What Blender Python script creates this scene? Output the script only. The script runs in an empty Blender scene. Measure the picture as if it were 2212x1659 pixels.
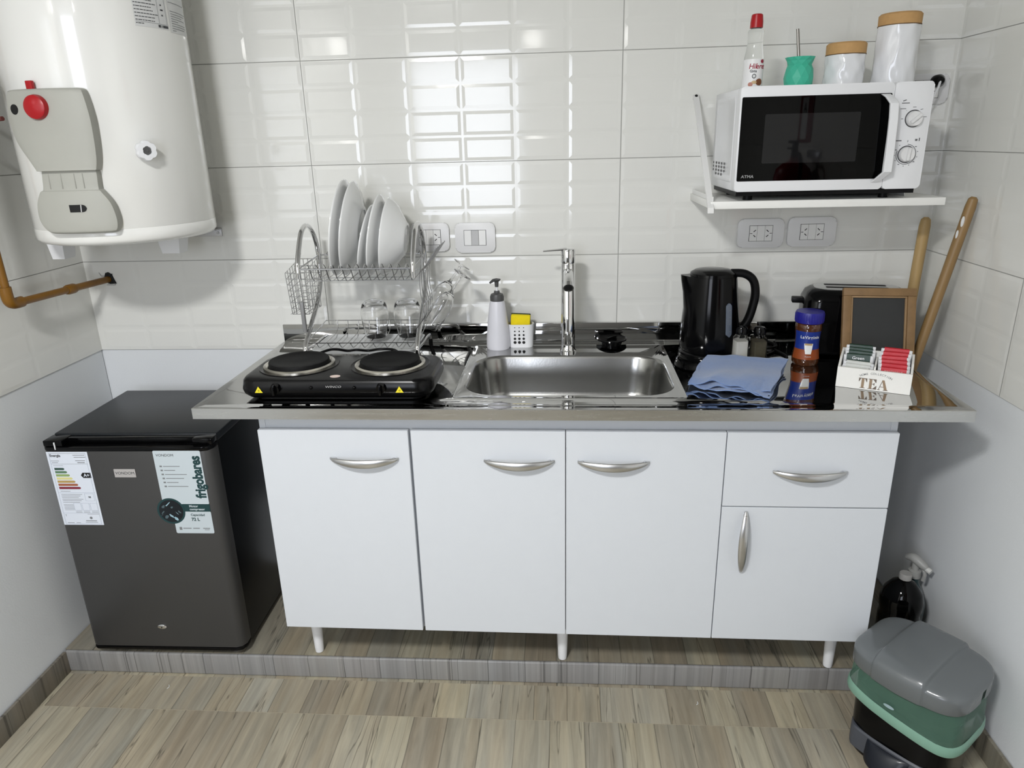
import bpy, bmesh, math, random
from mathutils import Vector, Matrix
from math import pi, sin, cos, radians
random.seed(7)
S = bpy.context.scene
COL = S.collection

# ------------------------------------------------------------------ camera
cam_d = bpy.data.cameras.new('camera'); cam = bpy.data.objects.new('camera', cam_d); COL.objects.link(cam)
RT = Vector((0.99767899, 0.06353387, -0.0244964)); UP = Vector((0.00249967, 0.32533534, 0.9455954)); FW = Vector((-0.06804688, 0.9434619, -0.32442142))
m = Matrix.Identity(4)
for i in range(3): m[i][0] = RT[i]; m[i][1] = UP[i]; m[i][2] = -FW[i]
m[0][3], m[1][3], m[2][3] = 0.7937, -2.2146, 1.5424
cam.matrix_world = m
cam_d.sensor_fit = 'HORIZONTAL'; cam_d.sensor_width = 36; cam_d.lens = 1534.98 / 2212 * 36; cam_d.clip_start = 0.02
S.camera = cam

# ------------------------------------------------------------------ world, lights, exposure
w = bpy.data.worlds.new('world'); S.world = w; w.use_nodes = True
w.node_tree.nodes['Background'].inputs[0].default_value = (0.75, 0.83, 1, 1); w.node_tree.nodes['Background'].inputs[1].default_value = 0.6
S.view_settings.view_transform = 'Standard'; S.view_settings.look = 'None'; S.view_settings.gamma = 1; S.view_settings.use_curve_mapping = False
S.view_settings.exposure = 0.27

def area(name, loc, direction, sx, sy, power, col, shape='RECTANGLE', spread=pi):
    d = bpy.data.lights.new(name, 'AREA'); d.shape = shape; d.size = sx; d.size_y = sy; d.energy = power; d.color = col; d.spread = spread
    o = bpy.data.objects.new(name, d); COL.objects.link(o); o.location = loc
    o.rotation_euler = Vector(direction).to_track_quat('-Z', 'Y').to_euler()
    return o
area('ceiling_lamp_light', (0.10, -2.55, 2.53), (0, 0, -1), 0.34, 0.34, 56, (0.985, 0.985, 0.98), 'DISK')
area('daylight_door', (0.06, -3.68, 1.55), (0, 1, 0), 0.80, 1.16, 19, (0.86, 0.90, 1.0))

# ------------------------------------------------------------------ materials
MATS = {}
def rgb(r, g, b):
    f = lambda c: (c/255/12.92) if c/255 <= 0.04045 else ((c/255+0.055)/1.055)**2.4
    return (f(r), f(g), f(b), 1)
def N(nt, typ, **k):
    n = nt.nodes.new(typ)
    for a, b in k.items():
        if a.startswith('i_'):
            key = a[2:]; key = int(key) if key.isdigit() else key
            n.inputs[key].default_value = b
        else: setattr(n, a, b)
    return n
def mat(name, col, rough=0.5, metal=0.0, coat=0.0, var=0.04, vscale=12, bump=0.0, bscale=60, trans=0.0, ior=1.45, stretch=(1, 1, 1), emit=0.0, alpha=1.0, spec=None, sheen=0.0, rvar=0.0):
    if name in MATS: return MATS[name]
    M = bpy.data.materials.new(name); MATS[name] = M; M.use_nodes = True; nt = M.node_tree
    P = nt.nodes['Principled BSDF']; L = nt.links
    tc = N(nt, 'ShaderNodeTexCoord'); mp = N(nt, 'ShaderNodeMapping'); mp.inputs['Scale'].default_value = stretch
    L.new(tc.outputs['Object'], mp.inputs['Vector'])
    nz = N(nt, 'ShaderNodeTexNoise'); nz.inputs['Scale'].default_value = vscale; nz.inputs['Detail'].default_value = 4
    L.new(mp.outputs[0], nz.inputs['Vector'])
    mx = N(nt, 'ShaderNodeMix', data_type='RGBA')
    c = tuple(col[:3])
    mx.inputs[6].default_value = tuple(max(0, x*(1-var)) for x in c)+(1,); mx.inputs[7].default_value = tuple(min(1, x*(1+var)) for x in c)+(1,)
    L.new(nz.outputs['Fac'], mx.inputs[0]); L.new(mx.outputs[2], P.inputs['Base Color'])
    P.inputs['Roughness'].default_value = rough; P.inputs['Metallic'].default_value = metal
    if rvar:
        mr = N(nt, 'ShaderNodeMapRange'); mr.inputs[3].default_value = max(0.01, rough-rvar); mr.inputs[4].default_value = rough+rvar
        L.new(nz.outputs['Fac'], mr.inputs[0]); L.new(mr.outputs[0], P.inputs['Roughness'])
    P.inputs['Coat Weight'].default_value = coat; P.inputs['Coat Roughness'].default_value = 0.05
    P.inputs['Transmission Weight'].default_value = trans; P.inputs['IOR'].default_value = ior; P.inputs['Alpha'].default_value = alpha
    if spec is not None: P.inputs['Specular IOR Level'].default_value = spec
    if sheen: P.inputs['Sheen Weight'].default_value = sheen
    if emit: P.inputs['Emission Color'].default_value = col; P.inputs['Emission Strength'].default_value = emit
    if bump:
        n2 = N(nt, 'ShaderNodeTexNoise'); n2.inputs['Scale'].default_value = bscale; n2.inputs['Detail'].default_value = 3; L.new(mp.outputs[0], n2.inputs['Vector'])
        b = N(nt, 'ShaderNodeBump'); b.inputs['Strength'].default_value = bump; b.inputs['Distance'].default_value = 0.002
        L.new(n2.outputs['Fac'], b.inputs['Height']); L.new(b.outputs[0], P.inputs['Normal'])
    return M
def wood_floor(name, axis='x', tint=1.0, cool=0.0, w_=0.096):
    if name in MATS: return MATS[name]
    M = bpy.data.materials.new(name); MATS[name] = M; M.use_nodes = True; nt = M.node_tree; L = nt.links
    P = nt.nodes['Principled BSDF']
    tc = N(nt, 'ShaderNodeTexCoord'); sp = N(nt, 'ShaderNodeSeparateXYZ'); L.new(tc.outputs['Object'], sp.inputs[0])
    def math_(op, a, b=None):
        n = N(nt, 'ShaderNodeMath', operation=op)
        for k, v in ((0, a), (1, b)):
            if v is None: continue
            if isinstance(v, (int, float)): n.inputs[k].default_value = v
            else: L.new(v, n.inputs[k])
        return n.outputs[0]
    across, along = (sp.outputs['X'], sp.outputs['Y']) if axis == 'x' else (sp.outputs['Y'], sp.outputs['X'])
    row = math_('GREATER_THAN', along, -0.634); row2 = math_('GREATER_THAN', along, -0.50)
    off = math_('ADD', math_('MULTIPLY', row, 0.047), math_('MULTIPLY', row2, 0.031))
    wob = N(nt, 'ShaderNodeTexNoise'); wob.inputs['Scale'].default_value = 3.0; L.new(tc.outputs['Object'], wob.inputs['Vector'])
    xx = math_('DIVIDE', math_('ADD', math_('ADD', across, off), math_('MULTIPLY', wob.outputs['Fac'], 0.012)), w_)
    idx = math_('ADD', math_('FLOOR', xx), math_('ADD', math_('MULTIPLY', row, 37.3), math_('MULTIPLY', row2, 51.7)))
    fr = math_('FRACT', xx)
    wn = N(nt, 'ShaderNodeTexWhiteNoise', noise_dimensions='1D'); L.new(idx, wn.inputs['W'])
    cr = N(nt, 'ShaderNodeValToRGB'); L.new(wn.outputs['Value'], cr.inputs[0])
    e = cr.color_ramp.elements
    cols = [(0.0, (142, 134, 119)), (0.25, (157, 149, 131)), (0.5, (148, 143, 130)), (0.75, (168, 161, 141)), (1.0, (160, 156, 144))]
    e[0].position = 0; e[0].color = rgb(*cols[0][1]); e[1].position = 1; e[1].color = rgb(*cols[-1][1])
    for p, c in cols[1:-1]:
        q = e.new(p); q.color = rgb(*c)
    cb = N(nt, 'ShaderNodeCombineXYZ'); L.new(math_('MULTIPLY', across, 30.0), cb.inputs[0]); L.new(math_('MULTIPLY', along, 2.2), cb.inputs[1]); L.new(math_('MULTIPLY', idx, 3.7), cb.inputs[2])
    n1 = N(nt, 'ShaderNodeTexNoise'); n1.inputs['Scale'].default_value = 1.6; n1.inputs['Detail'].default_value = 6; n1.inputs['Roughness'].default_value = 0.62; n1.inputs['Distortion'].default_value = 0.6; L.new(cb.outputs[0], n1.inputs['Vector'])
    mr = N(nt, 'ShaderNodeMapRange'); mr.inputs[1].default_value = 0.25; mr.inputs[2].default_value = 0.75; mr.inputs[3].default_value = 0.72; mr.inputs[4].default_value = 1.30; L.new(n1.outputs['Fac'], mr.inputs[0])
    n2 = N(nt, 'ShaderNodeTexNoise'); n2.inputs['Scale'].default_value = 0.7; n2.inputs['Detail'].default_value = 2; L.new(cb.outputs[0], n2.inputs['Vector'])
    hue = N(nt, 'ShaderNodeMix', data_type='RGBA', blend_type='MULTIPLY'); hue.inputs[0].default_value = 1
    cr2 = N(nt, 'ShaderNodeValToRGB'); e = cr2.color_ramp.elements; e[0].position = 0.3; e[0].color = (0.97, 1.0, 1.02, 1); e[1].position = 0.7; e[1].color = (1.05, 1.0, 0.93, 1); L.new(n2.outputs['Fac'], cr2.inputs[0])
    L.new(cr.outputs[0], hue.inputs[6]); L.new(cr2.outputs[0], hue.inputs[7])
    # dark cracks along the grain
    cb2 = N(nt, 'ShaderNodeCombineXYZ'); L.new(math_('MULTIPLY', across, 24.0), cb2.inputs[0]); L.new(math_('MULTIPLY', along, 1.3), cb2.inputs[1]); L.new(math_('MULTIPLY', idx, 9.1), cb2.inputs[2])
    n3 = N(nt, 'ShaderNodeTexNoise'); n3.inputs['Scale'].default_value = 1.0; n3.inputs['Detail'].default_value = 3; L.new(cb2.outputs[0], n3.inputs['Vector'])
    ridge = math_('ABSOLUTE', math_('SUBTRACT', n3.outputs['Fac'], 0.60))
    crk = N(nt, 'ShaderNodeMapRange'); crk.inputs[1].default_value = 0.0; crk.inputs[2].default_value = 0.012; crk.inputs[3].default_value = 0.45; crk.inputs[4].default_value = 1.0; L.new(ridge, crk.inputs[0])
    edge = math_('MINIMUM', fr, math_('SUBTRACT', 1.0, fr))
    sm = N(nt, 'ShaderNodeMapRange'); sm.inputs[1].default_value = 0.004; sm.inputs[2].default_value = 0.02; sm.inputs[3].default_value = 0.55; sm.inputs[4].default_value = 1.0; L.new(edge, sm.inputs[0])
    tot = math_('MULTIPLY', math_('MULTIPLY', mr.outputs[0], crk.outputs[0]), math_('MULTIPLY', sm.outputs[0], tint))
    gx = N(nt, 'ShaderNodeMix', data_type='RGBA'); gx.inputs[0].default_value = cool; gx.inputs[7].default_value = rgb(132, 133, 136); L.new(hue.outputs[2], gx.inputs[6])
    vm = N(nt, 'ShaderNodeVectorMath', operation='SCALE'); L.new(gx.outputs[2], vm.inputs[0]); L.new(tot, vm.inputs['Scale']); L.new(vm.outputs[0], P.inputs['Base Color'])
    P.inputs['Roughness'].default_value = 0.42
    b = N(nt, 'ShaderNodeBump'); b.inputs['Strength'].default_value = 0.25; b.inputs['Distance'].default_value = 0.002; L.new(tot, b.inputs['Height']); L.new(b.outputs[0], P.inputs['Normal'])
    return M

TILE = mat('white_glazed_tile', rgb(226, 226, 221), 0.10, coat=0.3, var=0.015, vscale=5, bump=0.08, bscale=28)
GROUT = mat('grey_grout', rgb(165, 165, 160), 0.8, var=0.15, vscale=60)
PAINT = mat('white_wall_paint', rgb(222, 225, 227), 0.75, var=0.02, vscale=4, bump=0.15, bscale=220)
PAINTD = mat('dim_room_paint', rgb(98, 97, 95), 0.8, var=0.04)  # dimness put into the unseen rear wall's colour, so the steel reflects dark
LAM = mat('white_laminate', rgb(205, 209, 214), 0.38, var=0.012, vscale=30, bump=0.05, bscale=300)
EDGE = mat('grey_door_edge', rgb(150, 150, 152), 0.5)
STEELM = mat('polished_steel', (0.49, 0.49, 0.485), 0.035, 1.0, var=0.03, vscale=3)
STEELB = mat('brushed_steel', (0.56, 0.56, 0.55), 0.26, 1.0, var=0.08, vscale=9, stretch=(1, 14, 14), bump=0.05, bscale=120, rvar=0.06)
BOWL = mat('satin_steel_bowl', (0.34, 0.34, 0.33), 0.22, 1.0, var=0.08, vscale=14, bump=0.03, bscale=200)
SATIN = mat('satin_nickel', (0.60, 0.60, 0.60), 0.30, 1.0, var=0.03)
CHROME = mat('chrome', (0.72, 0.72, 0.72), 0.04, 1.0, var=0.02)
WIRE = mat('chrome_wire', (0.50, 0.50, 0.50), 0.22, 1.0, var=0.06)
BLACKG = mat('gloss_black_plastic', rgb(5, 5, 6), 0.12, var=0.1, spec=0.22)
BLACKM = mat('matt_black_plastic', rgb(9, 9, 10), 0.42, var=0.1, spec=0.2)
BLACKE = mat('black_enamel', rgb(5, 5, 6), 0.25, var=0.15, vscale=20, spec=0.25)
IRON = mat('cast_iron_plate', rgb(11, 11, 12), 0.6, var=0.2, vscale=30, spec=0.2, bump=0.2, bscale=200)
WHITEP = mat('white_plastic', rgb(228, 229, 231), 0.32, var=0.01)
WHITEG = mat('white_enamel', rgb(232, 232, 228), 0.16, coat=0.5, var=0.012, vscale=4)
PORC = mat('white_porcelain', rgb(228, 229, 228), 0.14, coat=0.4, var=0.01)
OUTLET = mat('outlet_plastic', rgb(226, 226, 226), 0.35, var=0.01)
MODULE = mat('module_plastic', rgb(232, 232, 230), 0.3, var=0.01)
DARK = mat('dark_slot', rgb(14, 14, 14), 0.7, var=0.1)
GREYC = mat('grey_plastic_cover', rgb(168, 168, 160), 0.5, var=0.10, vscale=9, bump=0.1, bscale=90)
RED = mat('red_plastic', rgb(165, 12, 22), 0.35, var=0.05)
GASP = mat('ochre_gas_paint', rgb(126, 86, 22), 0.4, var=0.15, vscale=20, bump=0.2, bscale=80)
GLASS = mat('clear_glass', (1, 1, 1, 1), 0.0, trans=1.0, ior=1.45, var=0.0)
WOODL = mat('pale_wood_handle', rgb(174, 146, 98), 0.5, var=0.22, vscale=9, stretch=(6, 6, 0.8))
WOODF = mat('brown_frame_wood', rgb(128, 100, 66), 0.55, var=0.25, vscale=12, stretch=(3, 3, 3))
CORK = mat('light_cork', rgb(190, 150, 98), 0.75, var=0.12, vscale=90, bump=0.15, bscale=200)
BLUEC = mat('blue_microfibre', rgb(112, 136, 180), 0.95, var=0.10, vscale=160, bump=0.8, bscale=500, sheen=0.4)
PAPER = mat('label_paper', rgb(214, 215, 214), 0.6, var=0.02)
INK = mat('dark_ink', rgb(70, 72, 74), 0.7, var=0.1)
INKL = mat('grey_ink', rgb(120, 122, 124), 0.7, var=0.1)

# ------------------------------------------------------------------ mesh helpers
class MB:
    def __init__(s): s.bm = bmesh.new()
    def _xf(s, vs, M):
        if M is not None:
            for v in vs: v.co = M @ v.co
    def box(s, x0, x1, y0, y1, z0, z1, bev=0.0, seg=2, M=None):
        r = bmesh.ops.create_cube(s.bm, size=1.0); vs = r['verts']
        for v in vs: v.co = Vector(((x0+x1)/2+v.co.x*(x1-x0), (y0+y1)/2+v.co.y*(y1-y0), (z0+z1)/2+v.co.z*(z1-z0)))
        s._xf(vs, M)
        if bev > 0:
            es = list({e for v in vs for e in v.link_edges})
            bmesh.ops.bevel(s.bm, geom=es, offset=bev, segments=seg, affect='EDGES', profile=0.5)
        return s
    def rings(s, rings, closed=True, cap0=False, cap1=False):
        R = [[s.bm.verts.new(p) for p in r] for r in rings]
        n = len(R[0])
        for a, b in zip(R, R[1:]):
            for i in range(n if closed else n-1):
                j = (i+1) % n
                try: s.bm.faces.new((a[i], a[j], b[j], b[i]))
                except ValueError: pass
        if cap0: s.bm.faces.new(R[0][::-1])
        if cap1: s.bm.faces.new(R[-1])
        return R
    def lathe(s, prof, c=(0, 0, 0), n=40, M=None, sx=1, sy=1):
        rings = []
        for r, z in prof:
            ring = [Vector((max(r, 1e-5)*cos(2*pi*i/n)*sx, max(r, 1e-5)*sin(2*pi*i/n)*sy, z)) for i in range(n)]
            if M is not None: ring = [M @ p for p in ring]
            rings.append([p+Vector(c) for p in ring])
        s.rings(rings, cap0=prof[0][0] > 1e-4, cap1=prof[-1][0] > 1e-4)
        return s
    def cyl(s, p0, p1, r0, r1=None, n=24, cap=True):
        r1 = r0 if r1 is None else r1
        return s.tube([p0, p1], [r0, r1], n=n, cap=cap)
    def tube(s, pts, r, n=10, closed=False, cap=True):
        pts = [Vector(p) for p in pts]; k = len(pts)
        rr = r if isinstance(r, (list, tuple)) else [r]*k
        T = []
        for i in range(k):
            a = pts[(i-1) % k] if (closed or i > 0) else pts[i]; b = pts[(i+1) % k] if (closed or i < k-1) else pts[i]
            T.append((b-a).normalized())
        up = Vector((0, 0, 1)) if abs(T[0].z) < 0.9 else Vector((0, 1, 0))
        u = (up - T[0]*up.dot(T[0])).normalized(); rings = []
        for i in range(k):
            u = (u - T[i]*u.dot(T[i]));
            u = u.normalized() if u.length > 1e-6 else Vector((1, 0, 0))
            v = T[i].cross(u)
            rings.append([pts[i]+(u*cos(2*pi*j/n)+v*sin(2*pi*j/n))*rr[i] for j in range(n)])
        if closed: rings.append(rings[0]); 
        if closed:
            R = [[s.bm.verts.new(p) for p in q] for q in rings[:-1]]; R.append(R[0])
            for a, b in zip(R, R[1:]):
                for i in range(n): s.bm.faces.new((a[i], a[(i+1) % n], b[(i+1) % n], b[i]))
        else: s.rings(rings, cap0=cap, cap1=cap)
        return s
    def prism(s, poly, d0, d1, M=None, bev=0):
        a = [s.bm.verts.new((x, y, d0)) for x, y in poly]; b = [s.bm.verts.new((x, y, d1)) for x, y in poly]
        n = len(poly); fs = [s.bm.faces.new(a[::-1]), s.bm.faces.new(b)]
        for i in range(n): fs.append(s.bm.faces.new((a[i], a[(i+1) % n], b[(i+1) % n], b[i])))
        s._xf(a+b, M)
        if bev:
            es = list({e for f in fs[:2] for e in f.edges}); bmesh.ops.bevel(s.bm, geom=es, offset=bev, segments=2, affect='EDGES', profile=0.5)
        return s
    def ball(s, c, r, n=16, sc=(1, 1, 1), M=None):
        q = bmesh.ops.create_uvsphere(s.bm, u_segments=n, v_segments=max(6, n//2), radius=1.0)
        for v in q['verts']:
            p = Vector((v.co.x*r*sc[0], v.co.y*r*sc[1], v.co.z*r*sc[2]))
            if M is not None: p = M @ p
            v.co = p+Vector(c)
        return s
    def xf(s, M):
        for v in s.bm.verts: v.co = M @ v.co
        return s
def rrect(x0, x1, y0, y1, r, n=8, k=6):
    """closed rounded rectangle, n arc steps per corner and k steps per side; same count for every call"""
    P = []
    C = [(x1-r, y1-r, 0), (x0+r, y1-r, 90), (x0+r, y0+r, 180), (x1-r, y0+r, 270)]
    for i, (cx, cy, a0) in enumerate(C):
        arc = [(cx+r*cos(radians(a0+90*j/n)), cy+r*sin(radians(a0+90*j/n))) for j in range(n+1)]
        P += arc
        nx, ny, na = C[(i+1) % 4]; q = (nx+r*cos(radians(na)), ny+r*sin(radians(na))); p = arc[-1]
        for j in range(1, k): P.append((p[0]+(q[0]-p[0])*j/k, p[1]+(q[1]-p[1])*j/k))
    return P
def spl(pts, k=8, closed=False):
    pts = [Vector(p) for p in pts]; out = []; n = len(pts)
    rng = range(n) if closed else range(n-1)
    for i in rng:
        p0 = pts[(i-1) % n] if (closed or i) else pts[0]; p1 = pts[i]; p2 = pts[(i+1) % n]; p3 = pts[(i+2) % n] if (closed or i+2 < n) else pts[-1]
        for j in range(k):
            t = j/k; out.append(0.5*((2*p1)+(p2-p0)*t+(2*p0-5*p1+4*p2-p3)*t*t+(-p0+3*p1-3*p2+p3)*t**3))
    if not closed: out.append(pts[-1])
    return out
def chain(o):
    M = Matrix.Identity(4)
    while o is not None: M = o.matrix_basis @ M; o = o.parent
    return M
def obj(name, mb, mt, parent=None, world=True, smooth=35, label=None):
    bm = mb.bm
    if world and parent is not None:
        I = chain(parent).inverted()
        for v in bm.verts: v.co = I @ v.co
    bmesh.ops.recalc_face_normals(bm, faces=bm.faces)
    me = bpy.data.meshes.new(name); bm.to_mesh(me); bm.free()
    for x in (mt if isinstance(mt, (list, tuple)) else [mt]): me.materials.append(x)
    if smooth:
        me.shade_smooth(); me.set_sharp_from_angle(angle=radians(smooth))
    o = bpy.data.objects.new(name, me); COL.objects.link(o)
    if parent is not None: o.parent = parent
    if label: o['label'] = label
    return o
def tag(o, label, cat, group=None):
    o['label'] = label; o['category'] = cat
    if group: o['group'] = group
    return o
def thing(name, label, cat, loc=(0, 0, 0), rz=0, group=None):
    o = bpy.data.objects.new(name, None); COL.objects.link(o); o.location = loc; o.rotation_euler = (0, 0, rz); o.empty_display_size = 0.05
    return tag(o, label, cat, group)
def struct(name, mb, mt, parent=None, smooth=35):
    o = obj(name, mb, mt, parent, smooth=smooth); o['kind'] = 'structure'; return o
def text(name, body, size, M, mt, parent, extr=0.0002, shear=0, align='CENTER', sx=1.0, off=0.0, world=True, smooth=0):
    c = bpy.data.curves.new(name, 'FONT'); c.body = body; c.size = size; c.extrude = extr; c.align_x = align; c.align_y = 'CENTER'; c.shear = shear; c.offset = off
    c.resolution_u = 3
    t = bpy.data.objects.new(name+'_tmp', c); COL.objects.link(t)
    dg = bpy.context.evaluated_depsgraph_get(); me = bpy.data.meshes.new_from_object(t.evaluated_get(dg))
    bpy.data.objects.remove(t); bpy.data.curves.remove(c)
    mb = MB(); mb.bm.from_mesh(me); bpy.data.meshes.remove(me)
    for v in mb.bm.verts: v.co = M @ Vector((v.co.x*sx, v.co.y, v.co.z))
    return obj(name, mb, mt, parent, world=world, smooth=smooth)
def basis(o, ex, ey, ez=None):
    ex = Vector(ex).normalized(); ey = Vector(ey).normalized(); ez = ex.cross(ey) if ez is None else Vector(ez)
    M = Matrix.Identity(4)
    for i in range(3): M[i][0] = ex[i]; M[i][1] = ey[i]; M[i][2] = ez[i]; M[i][3] = o[i]
    return M
def front(o): return basis(o, (1, 0, 0), (0, 0, 1))       # local xy -> world xz, +z towards the viewer (-y)

HP = 0.0746                      # platform height
C = 0.9346                       # worktop height
XW, XR = -0.7501, 1.8868         # side walls
TB = 0.9062                      # lower edge of the wall tiles

# ------------------------------------------------------------------ room
def brick_faces(mb, a_list, z_list, f, joints_a, joints_z, depth=0.0009):
    """embossed tile sheet: every brick is a margin, a bevel and a raised face; f(a,z,d) places a point"""
    bm = mb.bm
    for a0, a1 in zip(a_list, a_list[1:]):
        for z0, z1 in zip(z_list, z_list[1:]):
            g = 0.0011
            A0 = a0+(g if any(abs(a0-j) < 1e-4 for j in joints_a) else 0); A1 = a1-(g if any(abs(a1-j) < 1e-4 for j in joints_a) else 0)
            Z0 = z0+(g if any(abs(z0-j) < 1e-4 for j in joints_z) else 0); Z1 = z1-(g if any(abs(z1-j) < 1e-4 for j in joints_z) else 0)
            if a1-a0 < 0.03 or z1-z0 < 0.03:
                bm.faces.new([bm.verts.new(f(*p, 0.0)) for p in ((A0, Z0), (A1, Z0), (A1, Z1), (A0, Z1))]); continue
            loops = []
            for ins, d in ((0, 0.0), (0.0035, 0.0), (0.0125, depth)):
                x0, x1, y0, y1 = (A0, A1, Z0, Z1) if ins == 0 else (a0+ins, a1-ins, z0+ins, z1-ins)
                loops.append([bm.verts.new(f(x, z, d)) for x, z in ((x0, y0), (x1, y0), (x1, y1), (x0, y1))])
            for L0, L1 in zip(loops, loops[1:]):
                for i in range(4): bm.faces.new((L0[i], L0[(i+1) % 4], L1[(i+1) % 4], L1[i]))
            bm.faces.new(loops[-1])
TZ = [TB, 1.2028, 1.4843, 1.7749, 2.0650, 2.3555, 2.60]
def subdiv(L, k):
    out = []
    for a, b in zip(L, L[1:]):
        out += [a+(b-a)*i/k for i in range(k)]
    return out+[L[-1]]
ZL = subdiv(TZ[:-1], 4)+[2.42, 2.50, 2.598]
BW = 0.9311/6
def wall(name, tiles_a, f, jn, slab, low, dep=0.0009):
    mb = MB(); brick_faces(mb, tiles_a, ZL, f, jn, TZ, dep); n1 = len(mb.bm.faces)
    mb.bm.faces.ensure_lookup_table()
    slab(mb)
    mb.bm.faces.ensure_lookup_table()
    for k in range(n1, len(mb.bm.faces)): mb.bm.faces[k].material_index = 1
    n2 = len(mb.bm.faces)
    low(mb); mb.bm.faces.ensure_lookup_table()
    for k in range(n2, len(mb.bm.faces)): mb.bm.faces[k].material_index = 2
    return struct(name, mb, [TILE, GROUT, PAINT], smooth=0)
al = [XW]+[0.0409+BW*k for k in range(-5, 12) if XW < 0.0409+BW*k < XR-0.001]+[XR]
wb = wall('wall_back', al, lambda a, z, d: (a, -d, z), (0.0409, 0.972),
          lambda m: m.box(XW-0.1, XR+0.1, 0.0011, 0.10, TB, 2.60), lambda m: m.box(XW-0.1, XR+0.1, 0.0045, 0.10, 0.0, TB-0.0005))
rl = sorted([-0.4735-BW*k for k in range(-3, 21) if -3.6 < -0.4735-BW*k < -0.001]+[-3.6, 0.0])
wall('wall_right', rl, lambda a, z, d: (XR-d, a, z), (-0.4735, -0.4735-BW*6, -0.4735-BW*12, -0.4735-BW*18),
     lambda m: m.box(XR+0.0011, XR+0.10, -3.6, 0.0, TB, 2.60), lambda m: m.box(XR+0.0035, XR+0.10, -3.6, 0.0, 0.0, TB-0.0005), 0.0005)
ll = sorted([-0.62-BW*k for k in range(-4, 20) if -3.6 < -0.62-BW*k < -0.001]+[-3.6, 0.0])
wall('wall_left', ll, lambda a, z, d: (XW+d, a, z), (-0.62, -0.62-BW*6, -0.62-BW*12, -0.62-BW*18),
     lambda m: m.box(XW-0.10, XW-0.0011, -3.6, 0.0, TB, 2.60), lambda m: m.box(XW-0.10, XW-0.0035, -3.6, 0.0, 0.0, TB-0.0005), 0.0004)
# wall behind the photographer with a half-glazed door
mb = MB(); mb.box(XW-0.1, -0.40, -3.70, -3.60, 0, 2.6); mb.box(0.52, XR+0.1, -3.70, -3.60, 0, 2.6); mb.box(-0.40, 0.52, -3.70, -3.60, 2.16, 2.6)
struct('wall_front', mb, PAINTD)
mb = MB(); mb.box(-0.40, 0.52, -3.68, -3.62, 0.0, 0.96, 0.004)
mb.box(-0.40, -0.345, -3.67, -3.61, 0.96, 2.16, 0.003); mb.box(0.465, 0.52, -3.67, -3.61, 0.96, 2.16, 0.003); mb.box(-0.345, 0.465, -3.67, -3.61, 2.13, 2.16, 0.003)
struct('door_1', mb, mat('grey_door_leaf', rgb(96, 95, 94), 0.5))
mb = MB(); mb.box(XW-0.1, XR+0.1, -3.7, 0.1, 2.60, 2.70); struct('ceiling', mb, mat('dimmed_ceiling', rgb(168, 168, 166), 0.8, var=0.02))  # ceiling colour darkened to grey so less light bounces into the shadows
FL = wood_floor('wood_look_tiles')
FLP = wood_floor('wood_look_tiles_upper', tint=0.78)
mb = MB(); mb.box(XW-0.1, XR+0.1, -3.7, -0.6355, -0.1, 0.0); mb.box(XW-0.1, XR+0.1, -0.6325, -0.4785, -0.1, 0.0)
struct('floor', mb, FL)
mb = MB(); mb.box(XW, XR, -3.7, 0.0, -0.1, -0.0018); struct('trim_1', mb, mat('floor_grout', rgb(176, 168, 150), 0.85, var=0.2, vscale=40))
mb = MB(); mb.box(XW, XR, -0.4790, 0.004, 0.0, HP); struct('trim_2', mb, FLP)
mb = MB(); mb.box(XW, XR, -0.4907, -0.4791, 0.0005, HP+0.0006, 0.005, 3); struct('trim_3', mb, wood_floor('step_facing', tint=1.0, cool=0.8, w_=0.11))
SK = wood_floor('skirting_wood', axis='y', tint=0.7, cool=0.2, w_=0.3)
mb = MB(); mb.box(XW, XW+0.010, -3.59, -0.491, 0.0, 0.074, 0.002); struct('baseboard_left', mb, SK)
mb = MB(); mb.box(XR-0.010, XR, -3.59, -0.491, 0.0, 0.074, 0.002); struct('baseboard_right', mb, SK)

# ceiling lamp (above and behind the camera)
t = thing('ceiling_light', 'round white flush ceiling lamp above the middle of the room', 'lamp', (0.10, -2.55, 2.60))
mb = MB(); mb.lathe([(0.15, 2.60), (0.15, 2.575), (0.14, 2.57), (0.0, 2.57)], (0.10, -2.55, 0)); obj('housing', mb, WHITEP, t)
mb = MB(); mb.lathe([(0.138, 2.569), (0.13, 2.555), (0.08, 2.548), (0.0, 2.546)], (0.10, -2.55, 0)); obj('diffuser', mb, mat('lamp_diffuser', (1, 0.97, 0.92, 1), 0.5, emit=6), t)
for (lx, ly, lz), nv, lb_ in (((XW+0.002, -2.92, 2.155), Vector((1, 0, 0)), 'round wall lamp seen as the left bright spot reflected in the upper wall tiles'), ((0.60, -3.598, 2.24), Vector((0, 1, 0)), 'round wall lamp seen as the right bright spot reflected in the upper wall tiles')):
    t = thing('wall_light', lb_, 'lamp', (lx, ly, lz)); p = Vector((lx, ly, lz))
    mb = MB(); mb.cyl(p, p+nv*0.028, 0.08, 0.075, 32); obj('backplate', mb, WHITEP, t)
    mb = MB(); mb.ball(p+nv*0.052, 0.066, 24); obj('glass_globe', mb, mat('globe_glow', (1, 0.98, 0.95, 1), 0.4, emit=9), t)

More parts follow.
